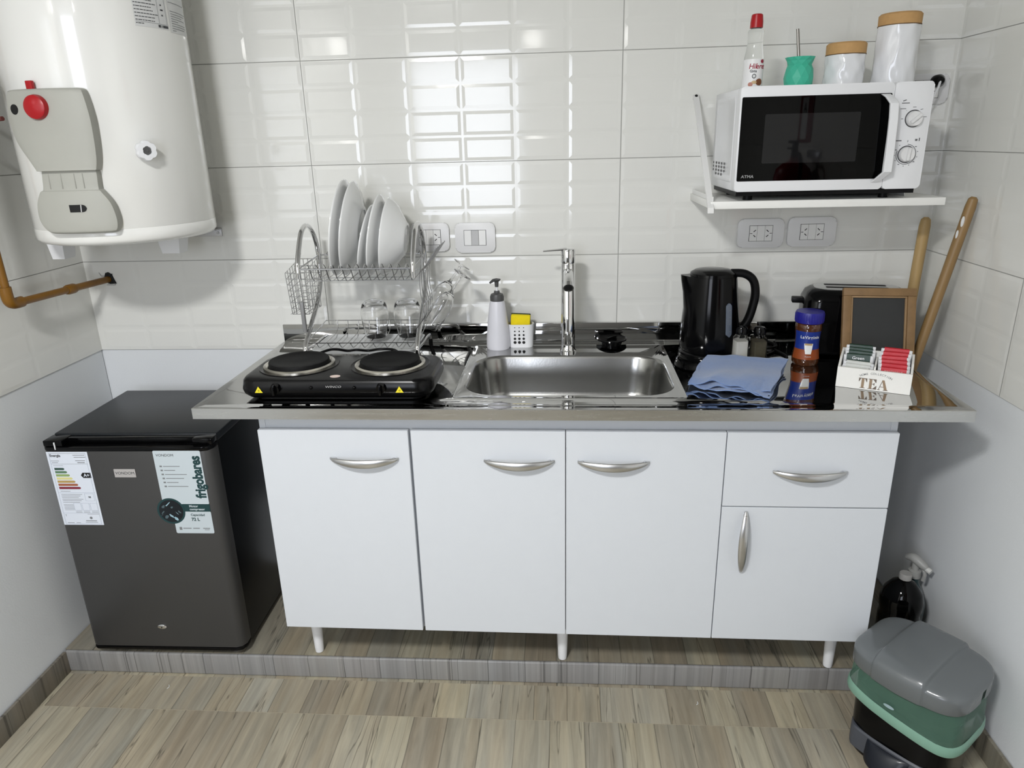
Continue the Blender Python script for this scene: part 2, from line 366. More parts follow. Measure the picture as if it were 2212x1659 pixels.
# fire extinguisher and its sign on the right wall, seen only as a reflection in the microwave door
t = thing('fire_extinguisher', 'red fire extinguisher on the right wall, seen reflected in the microwave door', 'fire extinguisher', (1.800, -1.72, 1.02))
mb = MB(); mb.lathe([(0.0, 1.02), (0.070, 1.02), (0.078, 1.03), (0.078, 1.36), (0.070, 1.395), (0.045, 1.418), (0.020, 1.428), (0.018, 1.44)], (1.800, -1.72, 0), 36); obj('cylinder', mb, RED, t)
mb = MB(); mb.cyl((1.80, -1.72, 1.438), (1.80, -1.72, 1.475), 0.016, 0.013, 16); mb.box(1.79, 1.81, -1.80, -1.70, 1.475, 1.483, 0.002); mb.box(1.79, 1.81, -1.79, -1.70, 1.50, 1.512, 0.002); mb.box(1.792, 1.808, -1.735, -1.70, 1.47, 1.512, 0.002); obj('valve', mb, BLACKM, t)
mb = MB(); mb.tube(spl([(1.80, -1.70, 1.46), (1.80, -1.64, 1.45), (1.80, -1.62, 1.38), (1.80, -1.625, 1.20)], 6), 0.008, 10); obj('hose', mb, BLACKM, t)
mb = MB(); mb.box(1.878, XR-0.0008, -1.80, -1.64, 1.44, 1.47, 0.001); obj('wall_hook', mb, SATIN, t)
t = tag(obj('safety_sign', MB().box(XR-0.004, XR-0.0008, -1.97, -1.79, 1.50, 1.70, 0.001), mat('sign_red', rgb(120, 20, 26), 0.5), None), 'red and white fire class sign on the right wall above the extinguisher', 'sign')
mb = MB(); mb.box(XR-0.0046, XR-0.0040, -1.935, -1.855, 1.515, 1.69); sp = obj('white_panel', mb, PAPER, t, smooth=0)
SM2 = basis((XR-0.0050, -1.895, 1.645), (0, -1, 0), (0, 0, 1), (-1, 0, 0))
text('lettering', 'A', 0.06, SM2, DARK, sp, off=0.001)
# ------------------------------------------------------------------ sink worktop and cabinet (turned half a degree as one run)
TH = -0.0087
PIV = (0.65, 0.0)
def run(x, y, z):    # drawing coordinates -> world (rotation about the pivot)
    dx, dy = x-PIV[0], y-PIV[1]
    return Vector((PIV[0]+dx*cos(TH)-dy*sin(TH), PIV[1]+dx*sin(TH)+dy*cos(TH), z))
RUN = Matrix.Translation((PIV[0], PIV[1], 0)) @ Matrix.Rotation(TH, 4, 'Z') @ Matrix.Translation((-PIV[0], -PIV[1], 0))
ct = thing('sink_countertop', 'polished stainless steel worktop with a built-in sink and low upstand at the wall', 'countertop', (PIV[0], PIV[1], C), TH)
x0, x1, y0, y1 = -0.1133, 1.7448, -0.6337, -0.0125
mb = MB()
def ring(xa, xb, ya, yb, r, z): return [Vector((p[0], p[1], z)) for p in rrect(xa, xb, ya, yb, r, 8, 6)]
R = [ring(x0+0.012, x1-0.012, y0+0.012, y1, 0.002, C-0.028), ring(x0, x1, y0, y1, 0.002, C-0.028), ring(x0, x1, y0, y1, 0.002, C-0.0015), ring(x0+0.0015, x1-0.0015, y0+0.0015, y1, 0.002, C),
     ring(x0+0.024, x1-0.024, y0+0.024, y1-0.004, 0.006, C), ring(x0+0.028, x1-0.028, y0+0.028, y1-0.006, 0.006, C-0.0022)]
mb.rings(R[:4]); m_edge = len(mb.bm.faces)
E1 = [ring(0.5235, 1.1135, -0.5555, -0.066, 0.012, C-0.0022), ring(0.527, 1.110, -0.552, -0.0695, 0.012, C-0.0004), ring(0.531, 1.106, -0.548, -0.073, 0.012, C-0.0018)]
B = [ring(0.547, 1.092, -0.530, -0.178, 0.085, C-0.0018), ring(0.550, 1.089, -0.527, -0.181, 0.083, C-0.004), ring(0.553, 1.086, -0.524, -0.184, 0.082, C-0.012),
     ring(0.560, 1.079, -0.517, -0.191, 0.080, C-0.06), ring(0.566, 1.073, -0.511, -0.197, 0.078, C-0.11), ring(0.574, 1.065, -0.503, -0.205, 0.072, C-0.128), ring(0.590, 1.049, -0.487, -0.221, 0.062, C-0.138), ring(0.62, 1.02, -0.46, -0.25, 0.05, C-0.141), ring(0.78, 0.86, -0.395, -0.315, 0.0395, C-0.143)]
mb.rings(R[3:]+E1+[B[0]])
mb.xf(RUN)
mb.bm.faces.ensure_lookup_table()
for k in range(m_edge): mb.bm.faces[k].material_index = 1
deck = obj('worktop_sheet', mb, [STEELM, STEELB], ct, smooth=30)
mb = MB(); mb.rings([B[0]]+B[1:], cap1=True); mb.xf(RUN); bowl = obj('sink_bowl', mb, BOWL, ct, smooth=50)
mb = MB(); mb.lathe([(0.034, C-0.1415), (0.034, C-0.1395), (0.028, C-0.1405), (0.0, C-0.1405)], (0.82, -0.355, 0)); mb.xf(RUN); obj('drain', mb, CHROME, ct)
mb = MB(); mb.box(x0, x1, y1, y1+0.010, C-0.003, C+0.0555, 0.0015, 2); mb.xf(RUN); obj('upstand', mb, STEELM, ct)

kc = thing('kitchen_cabinet', 'white laminate base cabinet on short legs under the steel worktop', 'cabinet', (PIV[0], PIV[1], HP), TH)
cx0, cx1, cy = 0.024, 1.6082, -0.585
ZB, ZT = 0.2547, 0.8574
mb = MB()
mb.box(cx0, cx0+0.016, cy+0.017, -0.03, ZB, C-0.0285); mb.box(cx1-0.016, cx1, cy+0.017, -0.03, ZB, C-0.0285)
mb.box(cx0+0.016, cx1-0.016, cy+0.019, -0.03, ZB, ZB+0.016); mb.box(cx0+0.016, cx1-0.016, cy+0.0185, cy+0.035, ZT-0.05, C-0.0285)
for xx in (0.8112, 1.2039): mb.box(xx-0.008, xx+0.008, cy+0.0185, -0.03, ZB+0.016, C-0.175)
mb.box(0.4105, 0.4280, cy+0.0188, cy+0.06, ZB+0.016, ZT-0.05)
mb.box(cx0+0.016, cx1-0.016, -0.034, -0.030, ZB+0.016, C-0.175)
mb.xf(RUN); obj('carcass', mb, LAM, kc)
def handle(cx, z, L, horiz=True, lean=0.0):
    mb = MB(); n = 26; rings = []
    for i in range(n+1):
        t_ = -1+2*i/n; h = (1-t_*t_)
        wdt = 0.0035+0.0085*h**0.8; thk = 0.0028+0.0022*h; out = 0.024*h**0.75+0.003
        c_ = Vector((t_*L/2, -out, -0.006*h+0.002))
        ring_ = []
        for j in range(12):
            a = 2*pi*j/12; ring_.append(c_+Vector((0, cos(a)*thk, sin(a)*wdt)))
        rings.append(ring_)
    mb.rings(rings, cap0=True, cap1=True)
    for sgn in (-1, 1): mb.cyl((sgn*(L/2-0.012), 0.0, 0.001), (sgn*(L/2-0.012), -0.013, 0.0), 0.0045, n=10)
    Mx = Matrix.Translation((cx, cy-0.0002, z))
    if not horiz: Mx = Mx @ Matrix.Rotation(radians(90), 4, 'Y')
    mb.xf(Mx); mb.xf(RUN); return mb
def door(name, xa, xb, za, zb, hc, hz, horiz=True):
    mb = MB(); mb.box(xa, xb, cy, cy+0.016, za, zb, 0.0012, 1); mb.xf(RUN)
    d = obj(name, mb, LAM, kc)
    obj('handle', handle(hc, hz, 0.178, horiz), SATIN, d, label='satin metal bow handle')
    return d
door('door', cx0, 0.4145, ZB, ZT, 0.297, 0.779)
door('door', 0.4215, 0.8104, ZB, ZT, 0.694, 0.776)
door('door', 0.8124, 1.2028, ZB, ZT, 0.930, 0.775)
door('drawer', 1.2050, cx1, 0.6565, ZT, 1.409, 0.753)
door('door', 1.2050, cx1, ZB, 0.6535, 1.2625, 0.555, False)
for lx in (0.0587, 0.8017, 1.570):
    for ly in (-0.4645, -0.09):
        mb = MB(); p = run(lx, ly, 0)
        mb.lathe([(0.010, HP), (0.0125, HP+0.002), (0.0135, HP+0.012), (0.0185, ZB-0.012), (0.024, ZB-0.010), (0.024, ZB)], (p.x, p.y, 0), 20); obj('leg', mb, WHITEP, kc)

# ------------------------------------------------------------------ mixer tap
t = thing('sink_faucet', 'tall chrome single-lever tap standing behind the sink bowl', 'faucet', (0.8167, -0.140, C-0.002))
fx, fy = 0.8167, -0.140; z0 = C-0.002
mb = MB(); mb.lathe([(0.0245, z0), (0.0245, z0+0.006), (0.0215, z0+0.010), (0.0205, z0+0.03), (0.0205, z0+0.265), (0.0195, z0+0.2665), (0.0195, z0+0.269)], (fx, fy, 0), 40); obj('body', mb, CHROME, t)
mb = MB(); mb.lathe([(0.0205, z0+0.2692), (0.021, z0+0.272), (0.021, z0+0.305), (0.019, z0+0.3095), (0.0, z0+0.311)], (fx, fy, 0), 40); obj('lever_cap', mb, CHROME, t)
mb = MB()
rings = []
for i in range(13):
    u = i/12; x = fx-0.004-u*0.068; wd = 0.0150-0.008*u; th = 0.0045-0.0022*u; zc = z0+0.309-0.0055*u
    rings.append([Vector((x, fy+wd*cos(2*pi*j/14), zc+th*sin(2*pi*j/14))) for j in range(14)])
mb.rings(rings, cap0=True, cap1=True); obj('lever', mb, CHROME, t)
mb = MB()
pts = spl([(fx, fy-0.006, z0+0.240), (fx, fy-0.045, z0+0.245), (fx, fy-0.085, z0+0.239), (fx, fy-0.108, z0+0.226)], 6)
mb.tube(pts, 0.0142, 24); obj('spout', mb, CHROME, t)
mb = MB(); e0, e1 = pts[-1], pts[-1]+Vector((0, -0.011, -0.008)); mb.cyl(e0, e1, 0.0150, 0.0150, 24); sp_ = obj('aerator', mb, CHROME, t)
mb = MB(); mb.cyl(e1+Vector((0, 0.0004, 0.0004)), e1+Vector((0, -0.0008, -0.0007)), 0.0120, n=24); obj('outlet_mesh', mb, DARK, sp_)

# ------------------------------------------------------------------ double hot plate
t = thing('double_hotplate', 'black two-burner electric hot plate standing on the steel worktop', 'hot plate', (0.235, -0.475, C))
hx0, hx1, hy0, hy1 = -0.012, 0.480, -0.592, -0.362; hz0, hz1 = 0.943, 0.995
mb = MB()
def hr(i, r, z): return [Vector((p[0], p[1], z)) for p in rrect(hx0+i, hx1-i, hy0+i, hy1-i, r, 8, 4)]
mb.rings([hr(0.026, 0.03, hz0), hr(0.012, 0.035, hz0+0.003), hr(0.003, 0.042, hz0+0.012), hr(0.0, 0.045, hz0+0.022), hr(0.003, 0.045, hz1-0.008), hr(0.008, 0.043, hz1-0.002), hr(0.016, 0.04, hz1)], cap0=True, cap1=True)
obj('housing', mb, BLACKE, t)
mb = MB(); mb.rings([hr(0.030, 0.03, C+0.0015), hr(0.030, 0.03, hz0+0.001)], cap0=True, cap1=True); obj('base_pan', mb, BLACKM, t)
for bx in (0.1065, 0.3495):
    by = -0.462
    mb = MB(); mb.lathe([(0.104, hz1), (0.102, hz1+0.0022), (0.098, hz1+0.0015), (0.094, hz1+0.001)], (bx, by, 0), 48); obj('raised_ring', mb, BLACKE, t)
    mb = MB(); mb.lathe([(0.092, hz1), (0.0915, hz1+0.005), (0.085, hz1+0.0075), (0.079, hz1+0.004), (0.079, hz1)], (bx, by, 0), 56); obj('trim_ring', mb, mat('ring_steel', (0.66, 0.63, 0.56), 0.22, 1.0, var=0.12, vscale=30), t)
    mb = MB(); mb.lathe([(0.078, hz1), (0.078, hz1+0.013), (0.0765, hz1+0.0155), (0.066, hz1+0.016), (0.062, hz1+0.0145), (0.02, hz1+0.0145), (0.0, hz1+0.0145)], (bx, by, 0), 56); obj('burner_plate', mb, IRON, t)
for i, kx in enumerate((0.0888, 0.3547)):
    mb = MB(); mb.cyl((kx, hy0+0.002, 0.975), (kx, hy0-0.010, 0.974), 0.013, 0.0115, 24); mb.box(kx-0.003, kx+0.003, hy0-0.020, hy0-0.009, 0.961, 0.987, 0.0012)
    k = obj('dial_knob', mb, BLACKG, t)
for kx in (0.178, 0.287):
    mb = MB(); mb.ball((kx, hy0, 0.976), 0.0045, 10); obj('indicator_light', mb, BLACKG, t)
YEL = mat('warning_yellow', rgb(226, 210, 40), 0.5)
for kx in (0.0445, 0.3995):
    mb = MB(); mb.prism([(-0.010, 0.0), (0.010, 0.0), (0.0, 0.0165)], 0, 0.0006, front((kx, hy0-0.0004, 0.963))); w_ = obj('warning_label', mb, YEL, t, smooth=0, label='yellow warning triangle')
    mb = MB()
    for s_ in (-1.2, 0, 1.2): mb.tube([(kx+s_*0.0016, hy0-0.0012, 0.9655+0.0012*abs(s_)), (kx+s_*0.0016+0.0006, hy0-0.0012, 0.968), (kx+s_*0.0014, hy0-0.0012, 0.9715-0.001*abs(s_))], 0.00035, 5)
    obj('heat_symbol', mb, DARK, w_)
text('lettering', 'WINCO', 0.0075, front((0.234, hy0-0.0004, 0.978)), mat('silver_ink', rgb(170, 170, 170), 0.4), t, shear=0.25, sx=1.5)
mb = MB(); mb.lathe([(0.0, hz1+0.0007), (0.013, hz1+0.0007), (0.013, hz1)], (0.2318, -0.5606, 0), 32, sy=0.75); obj('round_sticker', mb, mat('pinkish_sticker', rgb(225, 205, 196), 0.5, var=0.1, vscale=120), t)
for fx_ in (0.04, 0.43):
    for fy_ in (-0.540, -0.415):
        mb = MB(); mb.cyl((fx_, fy_, C-0.0018), (fx_, fy_, C+0.0014), 0.010, 0.012, 16); obj('foot', mb, BLACKM, t)
mb = MB(); P_ = [(0.10, -0.3615, 0.968), (0.11, -0.340, 0.985), (0.14, -0.320, 0.994), (0.17, -0.335, 1.000), (0.195, -0.322, 0.992), (0.225, -0.338, 0.999), (0.255, -0.322, 0.992), (0.29, -0.336, 1.000), (0.33, -0.325, 0.994), (0.36, -0.33, 0.970), (0.366, -0.318, 0.945), (0.366, -0.312, C+0.003)]
mb.tube(spl(P_, 7), 0.0038, 8); obj('power_cord', mb, BLACKM, t)

# ------------------------------------------------------------------ water heater
HX, HY, HR, HZ = -0.415, -0.25, 0.227, 1.313
t = thing('water_heater', 'large white cylindrical electric water heater hung in the left corner', 'water heater', (HX, -0.002, HZ))
mb = MB(); mb.lathe([(0.0, HZ), (HR-0.022, HZ), (HR-0.008, HZ+0.004), (HR, HZ+0.014), (HR, HZ+0.038), (HR-0.0015, HZ+0.040), (HR, HZ+0.042), (HR, HZ+0.95), (HR-0.01, HZ+0.97), (HR-0.03, HZ+0.98), (0.0, HZ+0.99)], (HX, HY, 0), 96); obj('tank', mb, WHITEG, t, smooth=40)
def cylp(th, z, r): a = radians(th); return Vector((HX+r*cos(a), HY+r*sin(a), z))
def shell(prof, nth=16, base=HR-0.002, th_scale=0.030, edge=2.2):
    """wrapped cover: prof rows (z, th0, th1, thickness); thickness falls off at the side edges"""
    rings = []
    zs = prof
    for (z, a, b, tk) in zs:
        row = []
        for i in range(nth+1):
            u = i/nth; e = min(u, 1-u)*2; k = min(1, e/0.14); k = math.sqrt(max(0, 1-(1-k)**2))
            row.append(cylp(a+(b-a)*u, z, base+tk*(0.25+0.75*k)))
        row.append(cylp(b, z, base)); row.insert(0, cylp(a, z, base)); rings.append(row)
    return rings
def interp(rows, n):
    out = []
    zs = [r[0] for r in rows]
    P_ = spl([(r[0], r[1], r[2]) for r in rows], n); T_ = spl([(r[3], 0, 0) for r in rows], n)
    return [(p.x, p.y, p.z, max(0.0005, q.x)) for p, q in zip(P_, T_)]
rows = [(1.684, -108, -72, 0.001), (1.683, -112.5, -68.4, 0.022), (1.672, -114, -66.5, 0.030), (1.62, -115.3, -65.0, 0.034), (1.57, -113.5, -65.2, 0.034), (1.527, -107.3, -66.2, 0.033), (1.503, -104.0, -67.5, 0.032), (1.499, -103.6, -67.9, 0.030), (1.4985, -103.5, -68.0, 0.002)]
mb = MB(); mb.rings(shell(interp(rows, 4), 22), closed=False); up_ = obj('upper_cover', mb, GREYC, t, smooth=40, label='grey plastic cover of the heater controls')
rows = [(1.515, -102.5, -69.5, 0.018), (1.49, -103.2, -68.6, 0.021), (1.456, -104.2, -68.9, 0.023), (1.449, -106.2, -67.8, 0.027), (1.42, -109.6, -63.6, 0.031), (1.385, -110.2, -62.0, 0.032), (1.362, -107.2, -62.6, 0.031), (1.351, -103.6, -64.6, 0.026), (1.3475, -101.0, -67.0, 0.003)]
mb = MB(); mb.rings(shell(interp(rows, 4), 22), closed=False); lo_ = obj('lower_cover', mb, GREYC, t, smooth=40, label='grey plastic lower cover')
for th in (-97, -89.5, -82, -77.5):
    mb = MB(); mb.tube([cylp(th, 1.492, HR+0.0185), cylp(th, 1.457, HR+0.0215)], 0.0011, 6); obj('rib', mb, mat('grey_rib', rgb(148, 148, 140), 0.5), t)
mb = MB(); n = 14; sl = []
for i in range(n+1):
    th = -86.8+9.0*i/n; e = 1.0 if i < n-4 else math.sqrt(max(0, 1-((i-(n-4))/4)**2))
    sl.append((th, 0.0085*e+0.0002))
rings = [[cylp(th, 1.4105-h, HR+0.0295), cylp(th, 1.4105-h, HR+0.0312), cylp(th, 1.4105+h, HR+0.0312), cylp(th, 1.4105+h, HR+0.0295)] for th, h in sl]
mb.rings(rings, cap0=True, cap1=True); w_ = obj('thermometer_window', mb, DARK, lo_, smooth=0)
mb = MB(); mb.tube([cylp(-80.8, 1.402, HR+0.0318), cylp(-80.4, 1.419, HR+0.0318)], 0.0011, 6); obj('needle', mb, OUTLET, w_)
def radial(th, z, r): 
    a = radians(th); ez = Vector((cos(a), sin(a), 0)); ex = Vector((-sin(a), cos(a), 0)); return basis(cylp(th, z, r), ex, (0, 0, 1), ez)
mb = MB(); mb.lathe([(0.0275, -0.004), (0.028, 0.004), (0.026, 0.012), (0.020, 0.0155), (0.0, 0.017)], n=40, M=radial(-92.2, 1.6425, HR+0.030).to_3x3(), c=cylp(-92.2, 1.6425, HR+0.030)); obj('red_knob', mb, RED, up_, label='round red knob')
mb = MB(); mb.lathe([(0.0115, 0.0), (0.0115, 0.0022), (0.0, 0.0022)], n=20, M=radial(-106.8, 1.6395, HR+0.030).to_3x3(), c=cylp(-106.8, 1.6395, HR+0.030)); obj('knob_hole', mb, DARK, up_)
Mr = radial(-97.5, 1.688, HR+0.010); mb = MB(); mb.box(-0.0085, 0.0085, -0.012, 0.014, -0.004, 0.006, 0.0018, M=Mr); obj('red_tab', mb, RED, t, label='red plastic tab above the cover')
# white valve knob
Mr = radial(-42.8, 1.540, HR-0.001)
mb = MB(); mb.lathe([(0.017, 0.0), (0.016, 0.015), (0.0, 0.015)], n=24, M=Mr.to_3x3(), c=Mr.translation)
g = []
for j in range(48):
    a = 2*pi*j/48; r = 0.0245-0.0030*(0.5+0.5*cos(6*a))**3; g.append((r*cos(a), r*sin(a)))
rings = [[Mr @ Vector((x*s_, y*s_, z_)) for x, y in g] for s_, z_ in ((0.94, 0.015), (1.0, 0.018), (1.0, 0.032), (0.93, 0.036), (0.45, 0.0365), (0.42, 0.033), (0.02, 0.033))]
mb.rings(rings, cap0=True, cap1=True); kn = obj('valve_knob', mb, WHITEP, t)
mb = MB(); mb.lathe([(0.0098, 0.0335), (0.0098, 0.0345), (0.0062, 0.0345), (0.0062, 0.034), (0.0030, 0.034), (0.003, 0.0355), (0.0, 0.0355)], n=24, M=Mr.to_3x3(), c=Mr.translation); obj('screw_ring', mb, mat('dark_grey_rubber', rgb(82, 82, 82), 0.6), kn)
# stickers, wrapped on the tank
def sticker(name, th0, th1, z0_, z1_, mt, r=HR+0.0006, parent=t, n=14):
    mb = MB(); rings = [[cylp(th0+(th1-th0)*i/n, z0_, r), cylp(th0+(th1-th0)*i/n, z1_, r)] for i in range(n+1)]
    mb.rings(rings, closed=False); return obj(name, mb, mt, parent, smooth=40)
s1 = sticker('rating_label', -33.6, -9.0, 1.826, 2.02, PAPER)
s2 = sticker('instruction_label', -7.0, 18.0, 1.822, 2.02, PAPER)
def inklines(parent, items, r, mt, name='printed_text', wdt=0.0009):
    mb = MB()
    for th0, th1, z_ in items:
        mb.rings([[cylp(th0+(th1-th0)*i/6, z_-wdt, r), cylp(th0+(th1-th0)*i/6, z_+wdt, r)] for i in range(7)], closed=False)
    return obj(name, mb, mt, parent, smooth=0)
it = []
zz = 1.893
for k in range(9):
    th = -33.0; end = [-21, -20.5, -17.5, -21.5, -19.5, -17.0, -19, -20, -28][k]
    while th < end-0.6:
        L_ = random.uniform(0.9, 2.6); it.append((th, min(end, th+L_), zz)); th += L_+0.35
    zz -= 0.0075
inklines(s1, it, HR+0.0010, INK)
inklines(s1, [(-33, -9.6, 1.8365)], HR+0.0010, INKL, 'rule_line', 0.0004)
mb = MB(); mb.tube([cylp(-16.6, 1.838, HR+0.0008), cylp(-16.6, 1.96, HR+0.0008)], 0.0004, 4); mb.tube([cylp(-10.2, 1.838, HR+0.0008), cylp(-10.2, 1.96, HR+0.0008)], 0.0004, 4); obj('table_line', mb, INKL, s1)
inklines(s1, [(-14.2, -13.0, 1.880), (-14.4, -12.2, 1.869), (-14.0, -12.8, 1.857)], HR+0.0010, INK, 'printed_figures', 0.0018)
inklines(s1, [(-17.8, -15.8, 1.8315), (-15.2, -14.7, 1.8315), (-14.2, -9.6, 1.8315)], HR+0.0010, INK, 'approval_mark', 0.0030)
it = [(-6.2, 16, 1.892), (-5.5, 17, 1.872)]; zz = 1.866
for k in range(8): it.append((-5.0, [15, 9, 14, 3, 14, 15, 12, -1][k], zz)); zz -= 0.0055
inklines(s2, it, HR+0.0010, INKL, 'printed_text', 0.0007)
# feet pieces and bracket under the tank
mb = MB()
def frust(cxa, cya, wa, wb_, da, db, za, zb): 
    a = [Vector((cxa+sx*wa, cya+sy*da, za)) for sx, sy in ((-1, -1), (1, -1), (1, 1), (-1, 1))]; b = [Vector((cxa+sx*wb_, cya+sy*db, zb)) for sx, sy in ((-1, -1), (1, -1), (1, 1), (-1, 1))]
    return a, b
for (px, py, wa, wb2) in ((-0.642, -0.232, 0.018, 0.025), (-0.352, -0.150, 0.026, 0.036)):
    mb = MB(); a, b = frust(px, py, wa, wb2, 0.024, 0.03, HZ-0.062, HZ); mb.rings([a, b], cap0=True, cap1=True); obj('wall_spacer', mb, WHITEP, t, smooth=0)
mb = MB(); mb.box(-0.41, -0.27, -0.0045, -0.002, HZ-0.035, HZ-0.012, 0.0008); mb.box(-0.41, -0.27, -0.05, -0.002, HZ-0.012, HZ-0.009); mb.box(-0.40, -0.28, -0.05, -0.045, HZ-0.012, HZ+0.10)
br = obj('mounting_bracket', mb, mat('galvanised', (0.5, 0.5, 0.5), 0.45, 0.8, var=0.1), t)
mb = MB(); mb.cyl((-0.282, -0.0045, HZ-0.024), (-0.282, -0.0085, HZ-0.024), 0.0045, n=6); obj('bolt', mb, SATIN, br)

# gas pipe along the left wall
t = thing('gas_pipe', 'ochre painted gas pipe with an elbow entering the back wall below the heater', 'pipe', (-0.682, -0.30, 1.148))
px = -0.682
mb = MB(); mb.tube([(-0.6755, 0.010, 1.1455), (px, -0.41, 1.157)], 0.0105, 16); mb.tube([(px, -0.43, 1.178), (px-0.002, -0.44, 1.95)], 0.0105, 16); obj('pipe', mb, GASP, t)
mb = MB(); mb.tube(spl([(px, -0.385, 1.1565), (px, -0.415, 1.158), (px, -0.430, 1.170), (px, -0.432, 1.205)], 6), 0.0150, 16); obj('elbow', mb, GASP, t)
mb = MB(); mb.tube([(px+0.004, -0.165, 1.150), (px+0.003, -0.173, 1.1502), (px+0.0025, -0.195, 1.1508), (px+0.002, -0.203, 1.151)], [0.0130, 0.0150, 0.0150, 0.0130], 16); obj('coupling', mb, GASP, t)
mb = MB()
P_ = [(-0.017, 0.004), (-0.010, 0.019), (0.0, 0.022), (0.012, 0.015), (0.016, 0.0), (0.022, -0.016), (0.0, -0.017), (-0.014, -0.012)]
mb.prism(P_, 0.0, 0.0006, front((-0.672, -0.0018, 1.1475))); hole = obj('pipe_hole', mb, DARK, wb, smooth=0)
mb = MB()
for pl in ([(-0.725, 1.168), (-0.719, 1.156), (-0.710, 1.157)], [(-0.672, 1.157), (-0.664, 1.1635), (-0.657, 1.163)], [(-0.664, 1.157), (-0.655, 1.127), (-0.684, 1.128)]):
    pl = [(a+0.022, b) if a < -0.7 else (a, b) for a, b in pl]
    mb.tube([(a, -0.0022, b) for a, b in pl], 0.0006, 4)
obj('pencil_mark', mb, INK, wb)
t = thing('pressure_gauge', 'grey rimmed round gauge at the extreme left edge of the photo, beside the heater', 'gauge', (-0.682, -0.44, 1.69))
gc = Vector((-0.577, -0.478, 1.690)); Mg = basis(gc, Vector((0.95, 0.31, 0)), (0, 0, 1))
mb = MB(); mb.lathe([(0.0, -0.012), (0.034, -0.012), (0.036, -0.006), (0.036, 0.006), (0.033, 0.008), (0.031, 0.003), (0.0, 0.003)], n=36, M=Mg.to_3x3(), c=Mg.translation); mb.tube([gc+Vector((-0.03, 0.004, 0)), (-0.682, -0.440, 1.690)], 0.006, 10); obj('case', mb, mat('gauge_grey', rgb(120, 116, 112), 0.5), t)
mb = MB(); mb.lathe([(0.030, 0.0032), (0.030, 0.0040), (0.0, 0.0040)], n=36, M=Mg.to_3x3(), c=Mg.translation); obj('dial', mb, PAPER, t)
mb = MB(); mb.tube([(-0.682, -0.452, 1.612), (-0.60, -0.485, 1.617), (-0.524, -0.497, 1.6205)], 0.0052, 12); obj('hose', mb, mat('maroon_hose', rgb(92, 42, 38), 0.6), t)

# ------------------------------------------------------------------ mini fridge
FX0, FX1, FY0, FY1 = -0.633, -0.161, -0.492, -0.085
t = thing('mini_fridge', 'dark grey mini fridge with black top and two paper labels, in the left corner', 'fridge', ((FX0+FX1)/2, (FY0+FY1)/2, HP), 0.01)
RF = Matrix.Translation((FX0, FY0, 0)) @ Matrix.Rotation(0.010, 4, 'Z') @ Matrix.Translation((-FX0, -FY0, 0))
FBODY = mat('fridge_black_metal', rgb(7, 9, 13), 0.33, var=0.1, spec=0.3)
FTOP = mat('fridge_top_plastic', rgb(20, 24, 29), 0.34, var=0.08, bump=0.1, bscale=400)
FDOOR = mat('dark_steel_door', (0.060, 0.059, 0.058, 1), 0.42, 0.30, var=0.03, vscale=4)
mb = MB(); mb.box(FX0+0.004, FX1-0.004, FY0+0.045, FY1, HP+0.018, 0.768, 0.004); mb.xf(RF); obj('body', mb, FBODY, t)
mb = MB(); mb.box(FX0, FX1, FY0+0.040, FY1, 0.7685, 0.792, 0.005, 3); mb.xf(RF); tp = obj('top', mb, FTOP, t)
mb = MB(); pr_ = [(FX0, FY0+0.038), (FX0, FY0-0.004), (FX0+0.01, FY0-0.010), (FX1-0.025, FY0-0.010), (FX1-0.010, FY0-0.004), (FX1, FY0+0.012), (FX1, FY0+0.038)]
mb.prism(pr_, 0.110, 0.7595, bev=0.002); mb.xf(RF); fd = obj('door', mb, FDOOR, t)
mb = MB(); pr2 = [(a, b-0.001 if b < -0.48 else b) for a, b in pr_]; mb.prism(pr2, 0.760, 0.7720, bev=0.002)
mb.box(FX0, FX0+0.055, FY0-0.008, FY0+0.038, 0.772, 0.790, 0.003); mb.box(FX1-0.055, FX1, FY0+0.006, FY0+0.038, 0.772, 0.790, 0.003); mb.box(FX0+0.05, FX1-0.05, FY0+0.018, FY0+0.038, 0.772, 0.788, 0.002)
mb.xf(RF); cp = obj('door_cap', mb, BLACKG, t)
mb = MB(); mb.prism(pr2, 0.098, 0.1095, bev=0.002); mb.xf(RF); obj('door_base_trim', mb, BLACKG, t)
mb = MB(); mb.box(-0.5995, -0.5965, FY0-0.0125, FY0-0.009, 0.765, 0.7865, 0.0008); mb.xf(RF); obj('hinge_pin', mb, WHITEP, cp)
for fx_ in (FX0+0.05, FX1-0.045):
    for fy_ in (FY0+0.03, FY1-0.05):
        mb = MB(); mb.cyl((fx_, fy_, HP+0.0005), (fx_, fy_, HP+0.0375 if fy_ < -0.3 else HP+0.0175), 0.014, 0.010, 16); mb.xf(RF); obj('foot', mb, SATIN if fx_ > -0.4 else BLACKM, t)
FYF = FY0-0.0104
def lab(name, xa, xb, za, zb, mt, r=0.0008, parent=fd, d=0.0006):
    mb = MB(); mb.prism(rrect(xa, xb, za, zb, r, 3, 1), 0, d, front((0, FYF, 0))); mb.xf(RF); return obj(name, mb, mt, parent, smooth=0)
def FM(x, z, d=0.0008): return RF @ front((x, FYF-d, z))
LABW = mat('label_white', rgb(216, 222, 232), 0.5, var=0.01)
lb = lab('energy_label', -0.628, -0.510, 0.530, 0.7585, LABW)
def bars(name, items, mt, parent, d=0.0007):
    mb = MB()
    for xa, xb, za, zb in items: mb.box(xa, xb, FYF-d-0.0003, FYF-d, za, zb)
    mb.xf(RF); return obj(name, mb, mt, parent, smooth=0)
cols = [(54, 78, 70), (88, 122, 92), (140, 164, 100), (214, 208, 140), (178, 148, 88), (158, 92, 62), (128, 38, 56)]
